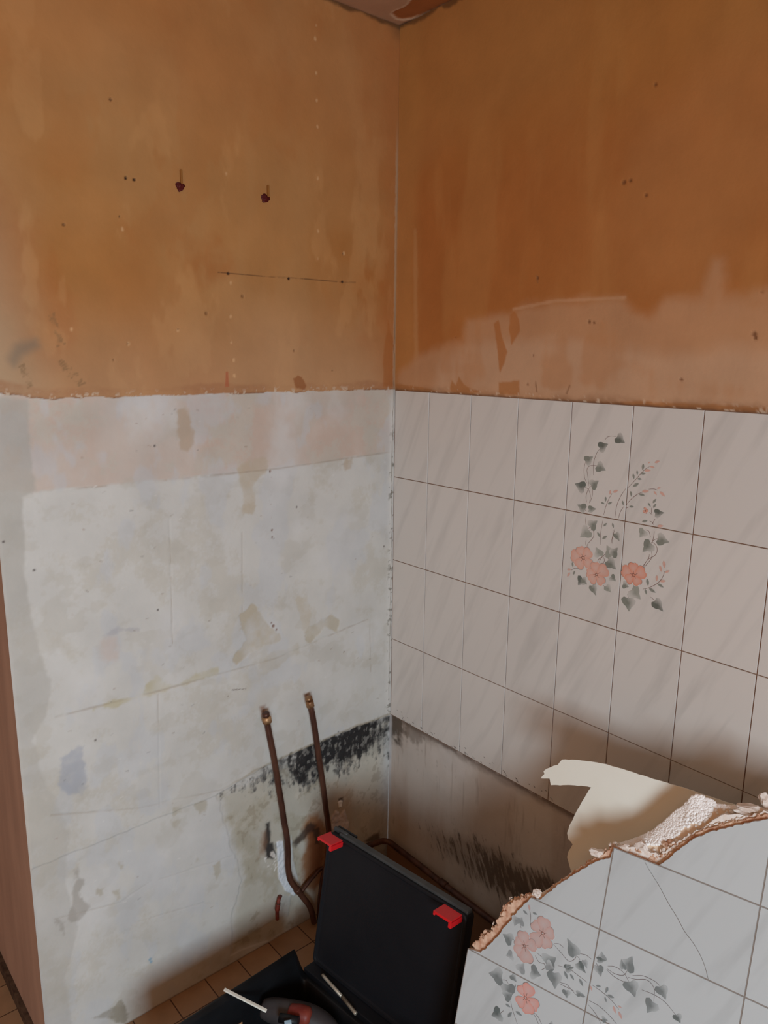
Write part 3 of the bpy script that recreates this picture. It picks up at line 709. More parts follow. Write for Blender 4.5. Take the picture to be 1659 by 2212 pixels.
    def flower(s, c, pet, col, line, sx=1.0):
        """pet: list of petal tip points"""
        c = np.array(c)
        for tip in pet:
            tip = np.array(tip); d = tip - c; L = np.linalg.norm(d); d = d / L; q = np.array([-d[1], d[0]])
            h = s.z(); prof = [(0.04, 0.05), (0.25, 0.24), (0.5, 0.42), (0.75, 0.47), (0.92, 0.36), (1.0, 0.2), (0.95, 0.06), (0.98, 0.0)]
            ou = [(x, y) for x, y in prof] + [(x, -y) for x, y in prof[::-1][1:]]
            pts = [tuple(c + d * L * 0.55) + (h,)]; cols = [col * 0.55 + s.base * 0.45]
            for r in (0.7, 1.0):
                for x, y in ou:
                    xx = 0.55 + (x - 0.55) * r; yy = y * r
                    p = c + d * L * xx + q * L * yy * sx; pts.append(tuple(p) + (h,)); k = 0.75 if r < 1 else 0.95
                    cols.append(col * k + s.base * (1 - k))
            m = len(ou); F = [(0, 1 + i, 1 + (i + 1) % m) for i in range(m)] + [(1 + i, 1 + m + i, 1 + m + (i + 1) % m, 1 + (i + 1) % m) for i in range(m)]
            F = [f if s.flip_ok(pts, f) else f[::-1] for f in F]
            s.add(pts, F, cols)
            o2 = [c + d * L * x * 1.01 + q * L * y * sx * 1.02 for x, y in ou]
            s.stem([c + d * L * 0.12, c + d * L * 0.35 + q * L * 0.02], line, 0.0009)
            s.stem(o2[2:7], line * 0.6 + s.base * 0.4, 0.0007); s.stem(o2[8:12], s.base * 1.25, 0.0007)
        R = np.linalg.norm(np.array(pet[0]) - c)
        rg = [c + R * 0.13 * np.array([math.cos(t), math.sin(t) * 0.7]) for t in np.linspace(0, 2 * math.pi, 10)]
        s.stem(rg, line, 0.0012)
    def build(s, name, mat, parent=None):
        me = mesh_from(name, s.V, s.F, s.C)
        uvl = me.uv_layers.new(name='tile')
        li = np.zeros(len(me.loops), np.int32); me.loops.foreach_get('vertex_index', li)
        uvl.data.foreach_set('uv', np.array(s.UV, np.float32)[li].ravel())
        o = link(name, me, mat, parent)
        return o

LEAF = lin((134, 136, 126)); LEAFD = lin((108, 112, 104)); LEAFL = lin((160, 160, 150)); STEMC = lin((112, 76, 66)); CORAL = lin((222, 160, 138)); CORALD = lin((222, 142, 114)); PINK = lin((216, 168, 152))

def decor(T, M, items):
    for it in items:
        k = it[0]
        if k == 'ivy': T.ivy(M(it[1]), M(it[2]), it[3], it[4] if len(it) > 4 else 1, it[5] if len(it) > 5 else 1.0)
        elif k == 'b': T.blade(M(it[1]), M(it[2]), it[4] if len(it) > 4 else 0.45, it[3])
        elif k == 's': T.stem([M(p) for p in it[1]], it[2] if len(it) > 2 else STEMC)
        elif k == 'f': T.flower(M(it[1]), [M(p) for p in it[2]], it[3], STEMC)

def right_tiling():
    # across = u to the right as seen (towards -y), v up, n = -x
    T = TilePatch((0, 0, 0), (0, -1, 0), (0, 0, 1), (-1, 0, 0), TILE_C)
    # a x b must equal n: (-y) x z = -x
    g = 0.0011; rs = random.Random(3)
    edges = [0.006, OFF] + [OFF + TILE_W * k for k in range(1, 11)]
    for r in range(4):
        z1 = TZ - r * TILE_H - g * 0.6; z0 = TZ - (r + 1) * TILE_H + g
        for k in range(len(edges) - 1):
            u0 = edges[k] + (g if k else 0); u1 = edges[k + 1] - g
            t = TILE_C * (1 + rs.uniform(-0.025, 0.025))
            T.tile([(u0, z0), (u1, z0), (u1, z1), (u0, z1)], tint=t)
    def M(p):  # crop coordinates (4.917x, from 1200,900)
        q = at_x(1200 + p[0] / 4.917, 900 + p[1] / 4.917); return (-q[1], q[2])
    it = []
    S_ = lambda *p: it.append(('s', list(p)))
    # stems
    S_((525, 248), (550, 218), (590, 205), (648, 210)); S_((468, 345), (435, 395), (405, 490), (402, 622)); S_((320, 475), (303, 560), (310, 650), (332, 702))
    S_((447, 520), (370, 522), (335, 560), (345, 640), (355, 740)); S_((305, 745), (350, 775), (370, 840), (360, 920)); S_((380, 735), (345, 780), (325, 850), (332, 910)); S_((398, 755), (390, 840), (365, 915))
    S_((300, 965), (325, 1005)); S_((372, 985), (345, 1015)); S_((322, 1070), (320, 1110), (326, 1155)); S_((372, 1160), (352, 1190)); S_((350, 1205), (400, 1210), (402, 1280), (345, 1350), (335, 1395)); S_((325, 1310), (322, 1350), (330, 1390))
    S_((600, 815), (560, 890), (530, 970), (512, 1045)); S_((745, 765), (690, 850), (650, 950), (632, 1070)); S_((765, 760), (850, 670), (940, 570), (1000, 530)); S_((725, 955), (690, 1010), (668, 1080)); S_((748, 945), (800, 880), (870, 825), (930, 800)); S_((990, 772), (1040, 768), (1088, 782))
    S_((745, 975), (775, 960)); S_((1022, 968), (1020, 1010), (1028, 1045)); S_((998, 1015), (1020, 1038)); S_((1000, 1108), (1025, 1122), (1042, 1148)); S_((1060, 1085), (1045, 1110), (1030, 1140))
    S_((503, 1105), (485, 1200), (478, 1290), (476, 1362)); S_((632, 1190), (605, 1280), (592, 1345)); S_((612, 1200), (608, 1290), (604, 1348)); S_((945, 1200), (990, 1215), (1010, 1275))
    S_((1050, 1218), (1040, 1290), (1020, 1365)); S_((985, 1355), (1040, 1340), (1080, 1400), (1060, 1470), (980, 1520), (930, 1600)); S_((1085, 1295), (1045, 1310), (1020, 1340)); S_((998, 1460), (985, 1510), (915, 1605)); S_((1022, 1430), (1020, 1500), (960, 1580), (925, 1612))
    S_((552, 1447), (505, 1480), (470, 1530), (472, 1572)); S_((505, 1480), (545, 1490), (568, 1522)); S_((500, 1485), (455, 1520), (450, 1560)); S_((510, 1490), (520, 1530), (495, 1572))
    S_((165, 1632), (210, 1612), (275, 1625)); S_((325, 1705), (300, 1712), (290, 1730)); S_((425, 1775), (418, 1800)); S_((505, 1790), (525, 1808)); S_((762, 1780), (788, 1782)); S_((825, 1788), (842, 1818)); S_((780, 1855), (768, 1890), (778, 1922)); S_((1010, 1915), (1055, 1952))
    S_((928, 1832), (1000, 1815), (1090, 1765), (1140, 1700), (1160, 1640))
    iv = lambda a, b, c=LEAF, sd=1, w=1.0: it.append(('ivy', a, b, c, sd, w))
    iv((655, 215), (738, 282), LEAFD, 1); iv((470, 335), (560, 290), LEAFD, -1); iv((325, 480), (400, 425), LEAF, -1); iv((445, 520), (535, 572), LEAF, 1); iv((380, 735), (460, 680), LEAF, 1); iv((305, 760), (205, 712), LEAFD, 1)
    iv((312, 985), (232, 935), LEAF, 1); iv((355, 985), (435, 980), LEAF, -1, 0.8); iv((370, 1170), (445, 1105), LEAF, 1); iv((352, 1205), (262, 1280), LEAFL, -1); iv((640, 1240), (680, 1325), LEAF, 1, .8); iv((470, 1480), (430, 1385), LEAFL, 1, 1.1); iv((600, 1480), (545, 1365), LEAFL, -1, 1.1); iv((600, 1470), (662, 1390), LEAF, 1, 0.9)
    iv((558, 1530), (645, 1625), LEAF, 1); iv((590, 1700), (642, 1748), LEAF, -1, 1.2); iv((290, 1725), (240, 1790), LEAFD, 1, 1.2); iv((290, 1720), (335, 1785), LEAF, 1, 1.0); iv((390, 1795), (432, 1905), LEAF, 1, .8); iv((540, 1800), (592, 1870), LEAFL, 1, 1.0)
    iv((720, 1780), (780, 1810), LEAF, 1, 1.2); iv((810, 1840), (905, 1940), LEAFL, -1, 1.2); iv((775, 1930), (780, 2070), LEAF, 1, 1.1); iv((1055, 1960), (1145, 2070), LEAFD, 1, 0.9); iv((945, 1210), (895, 1285), LEAFL, 1, 1.1); iv((1090, 1295), (1210, 1335), LEAF, 1, 1.0); iv((1015, 1350), (925, 1435), LEAF, 1, 1.0); iv((1060, 1030), (1155, 1020), LEAFD, -1, 0.9)
    bl = lambda a, b, c=LEAF, w=0.42: it.append(('b', a, b, c, w))
    for a, b in (((935, 500), (925, 570)), ((868, 570), (870, 622)), ((825, 605), (835, 665)), ((870, 660), (920, 665)), ((885, 708), (820, 742)), ((905, 605), (960, 605)), ((888, 825), (950, 835)), ((800, 790), (805, 850)), ((535, 850), (532, 905)), ((483, 912), (525, 928)), ((555, 928), (602, 910)),
                 ((710, 890), (722, 945)), ((785, 955), (835, 958)), ((985, 915), (1012, 960)), ((1035, 918), (1072, 872)), ((1038, 968), (1072, 925)), ((920, 1115), (980, 1105)), ((445, 1225), (475, 1285)), ((498, 1300), (550, 1265)), ((510, 1165), (548, 1130)), ((605, 1130), (618, 1185)),
                 ((188, 1680), (210, 1635)), ((975, 1720), (985, 1800)), ((1085, 1775), (1150, 1815)), ((995, 1825), (1065, 1870)), ((955, 1830), (965, 1890)), ((180, 1545), (185, 1600))): bl(a, b)
    for a, b in (((945, 575), (1015, 570)), ((1005, 530), (1055, 540)), ((1055, 490), (1110, 470)), ((920, 795), (995, 790)), ((1045, 790), (1078, 835)), ((1110, 795), (1165, 850)), ((1080, 765), (1120, 755)), ((585, 780), (578, 830)), ((612, 805), (668, 780)), ((1080, 1165), (1150, 1160)), ((125, 1625), (170, 1622)), ((155, 1655), (125, 1700)),
                 ((1150, 1530), (1160, 1610)), ((1165, 1655), (1215, 1635)), ((1110, 1580), (1125, 1650)), ((1080, 1685), (1075, 1750)), ((1110, 1750), (1175, 1745)), ((985, 495), (1010, 480))): bl(a, b, PINK)
    it.append(('f', (955, 1000), [(930, 1010), (955, 965), (985, 1000), (960, 1030)], CORALD))
    it.append(('f', (295, 1500), [(165, 1470), (255, 1380), (375, 1420), (380, 1590), (230, 1600)], CORAL))
    it.append(('f', (438, 1678), [(330, 1655), (420, 1545), (555, 1610), (510, 1780), (365, 1750)], CORAL))
    it.append(('f', (832, 1682), [(705, 1620), (830, 1550), (958, 1640), (890, 1790), (750, 1745)], CORALD))
    decor(T, M, it)
    # mould specks on the lowest row
    rs = random.Random(9)
    for k in range(46):
        px = rs.uniform(850, 1190); py = 1546 + (px - 843) * 0.531 - abs(rs.gauss(0, 9)) - 3
        q = at_x(px, py); L = rs.uniform(0.002, 0.009); T.stem([(-q[1], q[2]), (-q[1] + L * 0.5, q[2] - L * .2), (-q[1] + L, q[2] - L * 0.5)], lin((96, 78, 66)), rs.uniform(0.0008, 0.0018))
    return T.build('tile_cladding', M_TILE, wall_right)
right_tiling()

# ------------------------------------------------------------------ rest of the shell
def slab(name, x0, x1, y0, y1, z0, z1, mat, label=None):
    o = box(name, x0, x1, y0, y1, z0, z1, mat); tag(o, label, kind='structure'); return o
slab('floor', ROOM_X0, 0.25, ROOM_Y0, ROOM_Y1, -0.05, 0.0, M_FLOOR, 'brown terracotta tiled floor')
def build_ceiling():
    xs = np.concatenate([np.linspace(ROOM_X0, -0.7, 30)[:-1], np.linspace(-0.7, 0, 176)]); ys = np.concatenate([np.linspace(ROOM_Y0, -0.7, 30)[:-1], np.linspace(-0.7, 0, 176)])
    U, V = np.meshgrid(xs, ys, indexing='ij')
    n1 = fbm(U, V, 6, 41, 4); n2 = fbm(U, V, 25, 42, 4); n3 = fbm(U, V, 80, 43, 3)
    C = np.zeros(U.shape + (3,)) + lin((178, 138, 108)); C = mixc(C, (160, 116, 86), sstep(-0.1, 0.2, n1) * 0.6)
    p = CL([(847, 30), (858, 22), (871, 18), (884, 8), (889, 2), (900, -40), (1080, -40), (980, 2), (925, 27), (890, 40), (871, 43), (856, 40)])
    d = poly_sd(U, V, p) + n3 * 0.006; m = sstep(-0.002, 0.002, d)
    C = mixc(C, (150, 84, 34), m * 0.9); H = n1 * 0.003 + m * 0.006
    e = sstep(0.006, 0.001, np.abs(d + 0.003)); C = mixc(C, (210, 180, 150), e * 0.6)
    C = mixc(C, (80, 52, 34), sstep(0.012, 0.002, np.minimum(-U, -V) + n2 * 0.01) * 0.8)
    P = np.stack([U, V, CEIL + H * 0.5], -1)
    o = link('ceiling', grid_mesh('ceiling', P, C, flip=True), M_CEIL); tag(o, 'brown stained ceiling with a peeled patch at the corner', kind='structure')
build_ceiling()
slab('ceiling', ROOM_X0, -1.0, 0.0, ROOM_Y1, CEIL, CEIL + 0.05, M_ROOM, 'ceiling over the passage beside the wall end')
# the end face of the left wall, running back into the passage
slab('wall_passage', -1.0636, -0.9, 0.002, ROOM_Y1, 0, CEIL, M_SIDE, 'pinkish brown side face of the plastered wall')
slab('baseboard_passage', -1.0745, -1.0636, 0.06, ROOM_Y1, 0, 0.035, mat_plain('dark_skirting', (66, 48, 38), 0.7, 0.2, c2=(96, 76, 60), scale=60), 'dark worn skirting along the pinkish brown wall')
slab('wall_far', ROOM_X0, -0.9, ROOM_Y1, ROOM_Y1 + 0.08, 0, CEIL, M_ROOM)
slab('wall_side', ROOM_X0 - 0.08, ROOM_X0, ROOM_Y0, ROOM_Y1, 0, CEIL, M_ROOM)
slab('wall_right_rear', 0.0, 0.08, ROOM_Y0, -1.75, 0, CEIL, M_ROOM)
def back_wall():
    y0, y1 = ROOM_Y0 - 0.12, ROOM_Y0
    parts = [box_data(ROOM_X0 - .08, WIN['x0'], y0, y1, 0, CEIL), box_data(WIN['x1'], 0.08, y0, y1, 0, CEIL),
             box_data(WIN['x0'], WIN['x1'], y0, y1, 0, WIN['z0']), box_data(WIN['x0'], WIN['x1'], y0, y1, WIN['z1'], CEIL)]
    V, Fc = join_data(parts); o = link('wall_rear', mesh_from('wall_rear', V, Fc), M_ROOM); tag(o, 'rear wall with window opening', kind='structure')
    x0, x1, z0, z1 = WIN['x0'], WIN['x1'], WIN['z0'], WIN['z1']; y = ROOM_Y0 - 0.06; t = 0.03
    fr = [box_data(x0, x1, y - t, y + t, z0, z0 + .06), box_data(x0, x1, y - t, y + t, z1 - .06, z1), box_data(x0, x0 + .06, y - t, y + t, z0, z1), box_data(x1 - .06, x1, y - t, y + t, z0, z1), box_data((x0 + x1) / 2 - .04, (x0 + x1) / 2 + .04, y - t, y + t, z0, z1)]
    V, Fc = join_data(fr); o = link('window_1', mesh_from('window_1', V, Fc), M_WHITE); tag(o, 'white window frame behind the camera', kind='structure')
back_wall()
def build_skirting():
    T = M_FLOOR
    m = mat_plain('brown_skirting_tile', (140, 104, 80), 0.35, 0.45, c2=(130, 96, 72), scale=12)
    items = []; ys = [-0.003, -0.288, -0.588, -0.888, -1.188, -1.488, -1.75]
    for a, b in zip(ys[:-1], ys[1:]): items.append(box_data(-0.009, 0.002, b + 0.001, a - 0.001, 0.0, 0.118))
    V, Fc = join_data(items); o = link('baseboard_right', mesh_from('baseboard_right', V, Fc), m); tag(o, 'brown tiled skirting along the right wall', kind='structure')
build_skirting()

# ------------------------------------------------------------------ pipes
def lp(px, py, y=-0.03): return at_y(px, py, y)
def collar(p, d, r, h, mat, name, parent):
    d = np.array(d, float); d /= np.linalg.norm(d); p = np.array(p)
    return tube(name, [p, p + d * h * 0.12, p + d * h * 0.88, p + d * h], [r * .85, r, r, r * .85], mat, parent, 18)
def riser(label, path, head, seed):
    P = [lp(*q) for q in path]
    P[-1][2] = min(P[-1][2], 0.012)
    root = empty('copper_pipe', (P[-1][0], -0.03, 0)); tag(root, label, 'pipe', 'copper water pipes rising from the floor')
    off = np.array(root.location)
    L = catmull(P, 8); L = [p + (np.array([0, 0.0006 * math.sin(i * 0.35 + seed), 0])) for i, p in enumerate(L)]
    tube('tube', [p - off for p in L], 0.0084, M_COPPER, root)
    u = (P[0] - P[1]); u /= np.linalg.norm(u)
    h = P[0] - off
    # threaded union nut, hexagonal collar and open end
    tube('union_nut', [h - u * 0.014, h - u * 0.010, h + u * 0.004, h + u * 0.008], [0.009, 0.0128, 0.0128, 0.010], M_BRASS, root, 6 if seed else 14)
    tube('end_cap', [h + u * 0.008, h + u * 0.010, h + u * 0.018, h + u * 0.0185], [0.008, 0.0098, 0.0098, 0.006], M_COPPER if seed == 0 else M_BRASS, root, 14)
    return root, off
r1, off1 = riser('left copper pipe, bent lower down beside white filler, open brass nut on top',
    [(576, 1553), (582, 1588), (593, 1646), (603, 1706), (609, 1745), (614, 1776), (619, 1805), (622, 1841), (622, 1870), (626, 1897), (635, 1913), (645, 1926), (655, 1939), (667, 1955), (674, 1971), (678, 1992)], None, 0)
r2, off2 = riser('straighter copper pipe with domed brass cap, passing behind the red clip of the case lid',
    [(669, 1518), (675, 1546), (686, 1615), (696, 1684), (703, 1740), (708, 1772), (710, 1800), (709, 1841), (705, 1870), (699, 1892), (695, 1914), (692, 1942), (690, 1980)], None, 1)
# solder collar and branch of the bent pipe
a = lp(640, 1920); b = lp(650, 1932); collar(a - off1, b - a, 0.0104, 0.014, M_COPPER, 'solder_collar', r1)
br = [lp(650, 1928, -0.022), lp(662, 1912, -0.02), lp(675, 1896, -0.018), lp(688, 1881, -0.012), lp(697, 1875, -0.010)]
tube('branch_pipe', [p - off1 for p in catmull(br, 6)], 0.0055, M_COPPER, r1)
# pipe running along the right wall
hp = [at_y(752, 1862, -0.022), at_y(768, 1846, -0.022), at_y(792, 1829, -0.022), at_y(815, 1820, -0.024), (-0.042, -0.026, 0.158), (-0.028, -0.042, 0.155), (-0.024, -0.07, 0.15), (-0.022, -0.16, 0.146), (-0.023, -0.27, 0.143), (-0.022, -0.40, 0.141), (-0.022, -0.6, 0.139), (-0.022, -0.9, 0.138)]
rp_ = empty('copper_pipe', (-0.022, -0.4, 0.13)); tag(rp_, 'dark brown pipe turning the corner and running low along the right wall', 'pipe')
o3 = np.array(rp_.location)
tube('tube', [np.array(p) - o3 for p in catmull(hp, 8)], 0.0090, M_COPPER, rp_)
q = np.array([-0.022, -0.26, 0.1433]) - o3; collar(q, (0, -1, 0), 0.0112, 0.03, M_COPPER, 'pipe_joint', rp_)
# rusty stub hanging out of the plaster
st = [lp(606, 1936, 0.004), lp(603, 1941, -0.010), lp(601, 1952, -0.013), lp(599, 1966, -0.014), lp(599, 1986, -0.014)]
sr = empty('rusty_pipe_stub', tuple(st[-1])); tag(sr, 'short rusty red pipe stub hanging out of the white plaster near the floor', 'pipe stub')
so = np.array(sr.location)
P = catmull(st, 8); n = len(P)
tube('stub', [p - so for p in P], [0.0052 + (0.0016 if 0.5 < i / n < 0.75 else 0) for i in range(n)], M_RUST, sr)
collar(st[2] - so + np.array([0, 0, 0.003]), (0, 0, -1), 0.0066, 0.004, M_COPPER, 'ring', sr)

# ------------------------------------------------------------------ wall plugs
for i, (c, lab) in enumerate((((388, 402), 'dark red wall plug in the ochre plaster, farther from the corner'), ((574, 429), 'dark red wall plug in the ochre plaster, nearer the corner'))):
    p = at_y(*c, -0.0065); root = empty('wall_plug', tuple(p)); tag(root, lab, 'wall plug', 'dark red wall plugs')
    o = rock('plug_body', (0, 0.001, 0), (0.0135, 0.006, 0.0115), M_PLUG, root, seed=40 + i, sub=3)
    sl = box('slot_groove', 0.002 if i == 0 else 0.004, 0.0065 if i == 0 else 0.009, -0.0034, 0.003, 0.004, 0.034 if i == 0 else 0.03, mat_plain('scraped_groove', (140, 92, 44), 0.8, 0.2), root, 0.0006)

# ------------------------------------------------------------------ broken insulated wall panel in front
PQ = np.array([-0.29503334, -0.97136332, 0.77524404])
PR = np.array(Euler((1.30213597, 0.01225587, -1.33382851), 'XYZ').to_matrix())
PA, PB, PN = PR[:, 0], PR[:, 1], PR[:, 2]        # across (away from the corner), up the slope, out of the face
def onp(px, py, off=0.0):
    P0 = PQ + PN * off; d = ray(px, py); t = ((P0 - CAM) @ PN) / (d @ PN); v = CAM + t * d - P0
    return (v @ PA, v @ PB)
def clip_rect(poly, x0, x1, y0, y1):
    def cl(P, f, inter):
        out = []
        for i in range(len(P)):
            a, b = P[i - 1], P[i]; fa, fb = f(a), f(b)
            if fb:
                if not fa: out.append(inter(a, b))
                out.append(b)
            elif fa: out.append(inter(a, b))
        return out
    def ix(X): return lambda a, b: (X, a[1] + (b[1] - a[1]) * (X - a[0]) / (b[0] - a[0]))
    def iy(Y): return lambda a, b: (a[0] + (b[0] - a[0]) * (Y - a[1]) / (b[1] - a[1]), Y)
    for f, g in ((lambda p: p[0] >= x0, ix(x0)), (lambda p: p[0] <= x1, ix(x1)), (lambda p: p[1] >= y0, iy(y0)), (lambda p: p[1] <= y1, iy(y1))):
        if poly: poly = cl(poly, f, g)
    return poly
def jag(pts, step=0.004, amp=0.0012, seed=1):
    r = random.Random(seed); out = []
    for a, b in zip(pts[:-1], pts[1:]):
        a = np.array(a); b = np.array(b); L = np.linalg.norm(b - a); n = max(1, int(L / step)); d = (b - a) / (L + 1e-9); q = np.array([-d[1], d[0]])
        for k in range(n):
            p = a + (b - a) * k / n + (q * r.uniform(-amp, amp) if k else 0); out.append(tuple(p))
    out.append(tuple(pts[-1])); return out
BOT = -0.80
fr_px = [(1038, 2058), (1058, 2040), (1079, 2017), (1092, 2000), (1107, 1981), (1131, 1953), (1149, 1939)]
e1 = [onp(*p) for p in fr_px]
e2 = [onp(*p) for p in [(1165, 1944), (1185, 1927), (1207, 1910), (1246, 1885), (1270, 1870), (1294, 1859), (1318, 1853)]]
e3 = [onp(*p) for p in [(1424, 1868), (1449, 1850), (1470, 1832), (1489, 1817), (1528, 1799), (1576, 1786), (1620, 1777), (1659, 1769)]]
UR = 0.56
e3.append((e3[-1][0] + 0.08, e3[-1][1] + 0.012)); e3.append((UR, e3[-1][1] + 0.02))
ROWS = [0.0, -TILE_W, -2 * TILE_W]
gp = 0.0011
FACE = [(-TILE_H, -2 * TILE_W)] + jag(e1, seed=2) + [(e1[-1][0], -TILE_W)] + jag(e2, seed=3) + [(0.0, 0.0)] + [(e3[0][0], 0.0)] + jag(e3, seed=4) + [(UR, BOT), (-TILE_H, BOT)]
def panel():
    root = empty('broken_wall_panel', tuple(PQ + PB * BOT * 1.0))
    tag(root, 'broken slab of flowered white tiling with foam backing leaning in the foreground', 'wall panel')
    off = np.array(root.location); o = PQ - off
    TC = lin((192, 198, 200))
    T = TilePatch(o, PA, PB, PN, TC); rs = random.Random(6)
    j = 1
    while j > -6:
        y1 = j * TILE_W - gp; y0 = (j - 1) * TILE_W + gp
        for i in range(-1, 3):
            x0 = i * TILE_H + gp; x1 = min((i + 1) * TILE_H - gp, UR)
            if x1 - x0 < 0.01 or y1 < BOT: continue
            pl = clip_rect(list(FACE), x0, x1, max(y0, BOT), y1)
            cl = []
            for p in pl:
                if not cl or math.dist(p, cl[-1]) > 0.0008: cl.append(p)
            if len(cl) > 2 and math.dist(cl[0], cl[-1]) < 0.0008: cl.pop()
            if len(cl) < 3: continue
            ar = abs(sum(cl[k][0] * cl[(k + 1) % len(cl)][1] - cl[(k + 1) % len(cl)][0] * cl[k][1] for k in range(len(cl)))) / 2
            if ar < 2e-5: continue
            T.tile(cl, 0.008, 0.0009, TC * (1 + rs.uniform(-0.02, 0.02)), edge=lin((206, 162, 136)))
            gr = clip_rect(list(FACE), x0 - gp, x1 + gp, max(y0 - gp, BOT), y1 + gp)
            if len(gr) > 2: T.add([(p[0], p[1], -0.0010) for p in gr][::1], [tuple(range(len(gr)))[::-1]], [lin((140, 132, 126))] * len(gr))
        j -= 1
    def M(p): return onp(1000 + p[0] / 3.318, 1900 + p[1] / 3.318)
    it = []
    gL = lin((124, 132, 133)); gD = lin((102, 112, 112)); gl = lin((148, 154, 156)); pk = lin((196, 158, 150)); st_ = lin((104, 92, 92)); rd = lin((150, 100, 92))
    S_ = lambda *p: it.append(('s', list(p), st_))
    S_((478, 222), (486, 260), (482, 330)); S_((408, 318), (418, 348)); S_((355, 420), (368, 436)); S_((652, 458), (690, 462), (720, 486)); S_((650, 465), (700, 520), (760, 585), (808, 560), (800, 520)); S_((812, 545), (830, 560), (838, 578)); S_((838, 532), (880, 540), (922, 570))
    S_((518, 545), (545, 590), (590, 605)); S_((530, 525), (570, 560), (595, 600), (620, 662)); S_((560, 650), (590, 630), (580, 600)); S_((680, 616), (760, 640), (830, 690), (890, 736)); S_((686, 735), (740, 750), (770, 780), (812, 828)); S_((692, 745), (730, 765), (800, 800))
    S_((955, 598), (968, 622)); S_((1030, 645), (1090, 700), (1170, 740)); S_((1038, 620), (1090, 625), (1150, 665), (1192, 735)); S_((1035, 640), (1090, 675), (1150, 685), (1182, 648)); S_((1182, 700), (1240, 715), (1320, 720), (1370, 780), (1368, 875)); S_((1215, 688), (1290, 690), (1370, 725), (1415, 765)); S_((1282, 790), (1370, 825), (1450, 880), (1530, 975))
    S_((925, 755), (990, 800), (1060, 860), (1118, 930)); S_((902, 865), (980, 910), (1060, 985), (1120, 1060)); S_((900, 898), (950, 960), (990, 1035)); S_((278, 718), (310, 722), (325, 745)); S_((375, 750), (378, 772)); S_((342, 870), (355, 930), (390, 1035)); S_((355, 808), (375, 812)); S_((268, 960), (292, 938))
    S_((505, 950), (540, 985), (568, 1045)); S_((498, 950), (525, 995), (545, 1045))
    iv = lambda a, b, c=gL, sd=1, w=1.0: it.append(('ivy', a, b, c, sd, w))
    iv((405, 315), (425, 270), gl, 1, 1.3); iv((385, 270), (370, 335), gl, -1, 1.0); iv((350, 440), (285, 390), gL, -1, 1.1); iv((355, 540), (310, 545), gl, 1, 1.3); iv((808, 540), (748, 420), gL, -1, 0.8); iv((595, 600), (668, 560), gL, 1, 1.2); iv((600, 605), (655, 640), gl, 1, 1.2)
    iv((405, 655), (440, 600), gl, 1, 1.0); iv((490, 655), (560, 690), gL, -1, 1.3); iv((655, 670), (660, 785), gL, 1, 1.0); iv((735, 640), (795, 630), gD, -1, .8); iv((825, 600), (882, 672), gD, -1, .8); iv((870, 580), (890, 640), gl, 1, .8); iv((740, 795), (745, 850), gL, 1, 1.2); iv((815, 815), (868, 825), gL, 1, .7)
    iv((1000, 575), (995, 515), gl, 1, 1.1); iv((965, 575), (1030, 580), gD, -1, .6); iv((968, 620), (990, 698), gL, -1, 1.0); iv((1170, 640), (1215, 550), gL, 1, .9); iv((1150, 640), (1135, 570), gL, 1, .7); iv((1195, 735), (1235, 845), gL, 1, 1.1); iv((1415, 768), (1455, 860), gL, 1, 1.1); iv((1365, 880), (1320, 955), gL, 1, 1.0); iv((1530, 970), (1560, 1030), gD, 1, 1.2)
    iv((278, 700), (185, 670), gL, -1, 1.1); iv((350, 685), (385, 735), gL, 1, 1.0); iv((320, 755), (340, 865), gL, -1, 1.1); iv((300, 840), (355, 815), gL, 1, 1.0); iv((270, 960), (205, 975), gD, 1, 1.2); iv((1000, 1000), (1040, 1010), gL, 1, 1.0); iv((625, 1030), (650, 1060), gL, 1, 1.2)
    bl = lambda a, b, c=gL, w=0.42: it.append(('b', a, b, c, w))
    for a, b in (((432, 220), (465, 252)), ((500, 238), (535, 250)), ((726, 655), (752, 715)), ((768, 675), (798, 722)), ((835, 710), (862, 768)), ((735, 628), (775, 612)), ((305, 892), (342, 915)), ((322, 985), (352, 950)), ((378, 945), (425, 975)), ((1040, 770), (1022, 812)), ((1035, 828), (1085, 848)), ((1018, 840), (1028, 880)), ((955, 762), (990, 765)), ((838, 830), (880, 840))): bl(a, b)
    for a, b in (((472, 180), (480, 225)), ((1078, 905), (1095, 960)), ((1110, 905), (1140, 920)), ((1118, 945), (1138, 1000)), ((915, 760), (925, 800))): bl(a, b, pk)
    it.append(('f', (572, 385), [(502, 300), (588, 272), (655, 385), (610, 495), (500, 455)], pk)); it.append(('f', (443, 475), [(372, 430), (430, 368), (380, 530), (525, 470), (460, 600)], pk)); it.append(('f', (450, 848), [(412, 755), (485, 755), (540, 925), (475, 965), (390, 890)], lin((216, 150, 138))))
    decor(T, M, it)
    # hairline crack
    def C3(p): return onp(1000 + p[0] / 2.517, 1600 + p[1] / 2.517)
    cr = jag([C3(p) for p in [(990, 660), (1040, 745), (1100, 850), (1165, 960), (1205, 1035), (1240, 1082), (1272, 1130), (1300, 1185), (1320, 1240), (1335, 1300)]], 0.012, 0.0008, 8)
    T.stem(cr, lin((120, 108, 100)), 0.0009)
    T.build('tile_facing', M_TILE, root)
    # --- gypsum board and adhesive behind the tiles (slightly proud of the fracture)
    def layer(name, outline, h1, h0, mat, seed, amp=0.0015):
        n = len(outline); r = random.Random(seed); V = []; Fc = []
        P = [np.array(p) for p in outline]; K = 4
        for k in range(K + 1):
            h = h1 + (h0 - h1) * k / K
            for p in P: V.append(o + PA * (p[0] + r.uniform(-amp, amp)) + PB * (p[1] + r.uniform(-amp, amp)) + PN * h)
        for k in range(K):
            for i in range(n):
                i2 = (i + 1) % n; Fc.append((k * n + i2, k * n + i, (k + 1) * n + i, (k + 1) * n + i2))
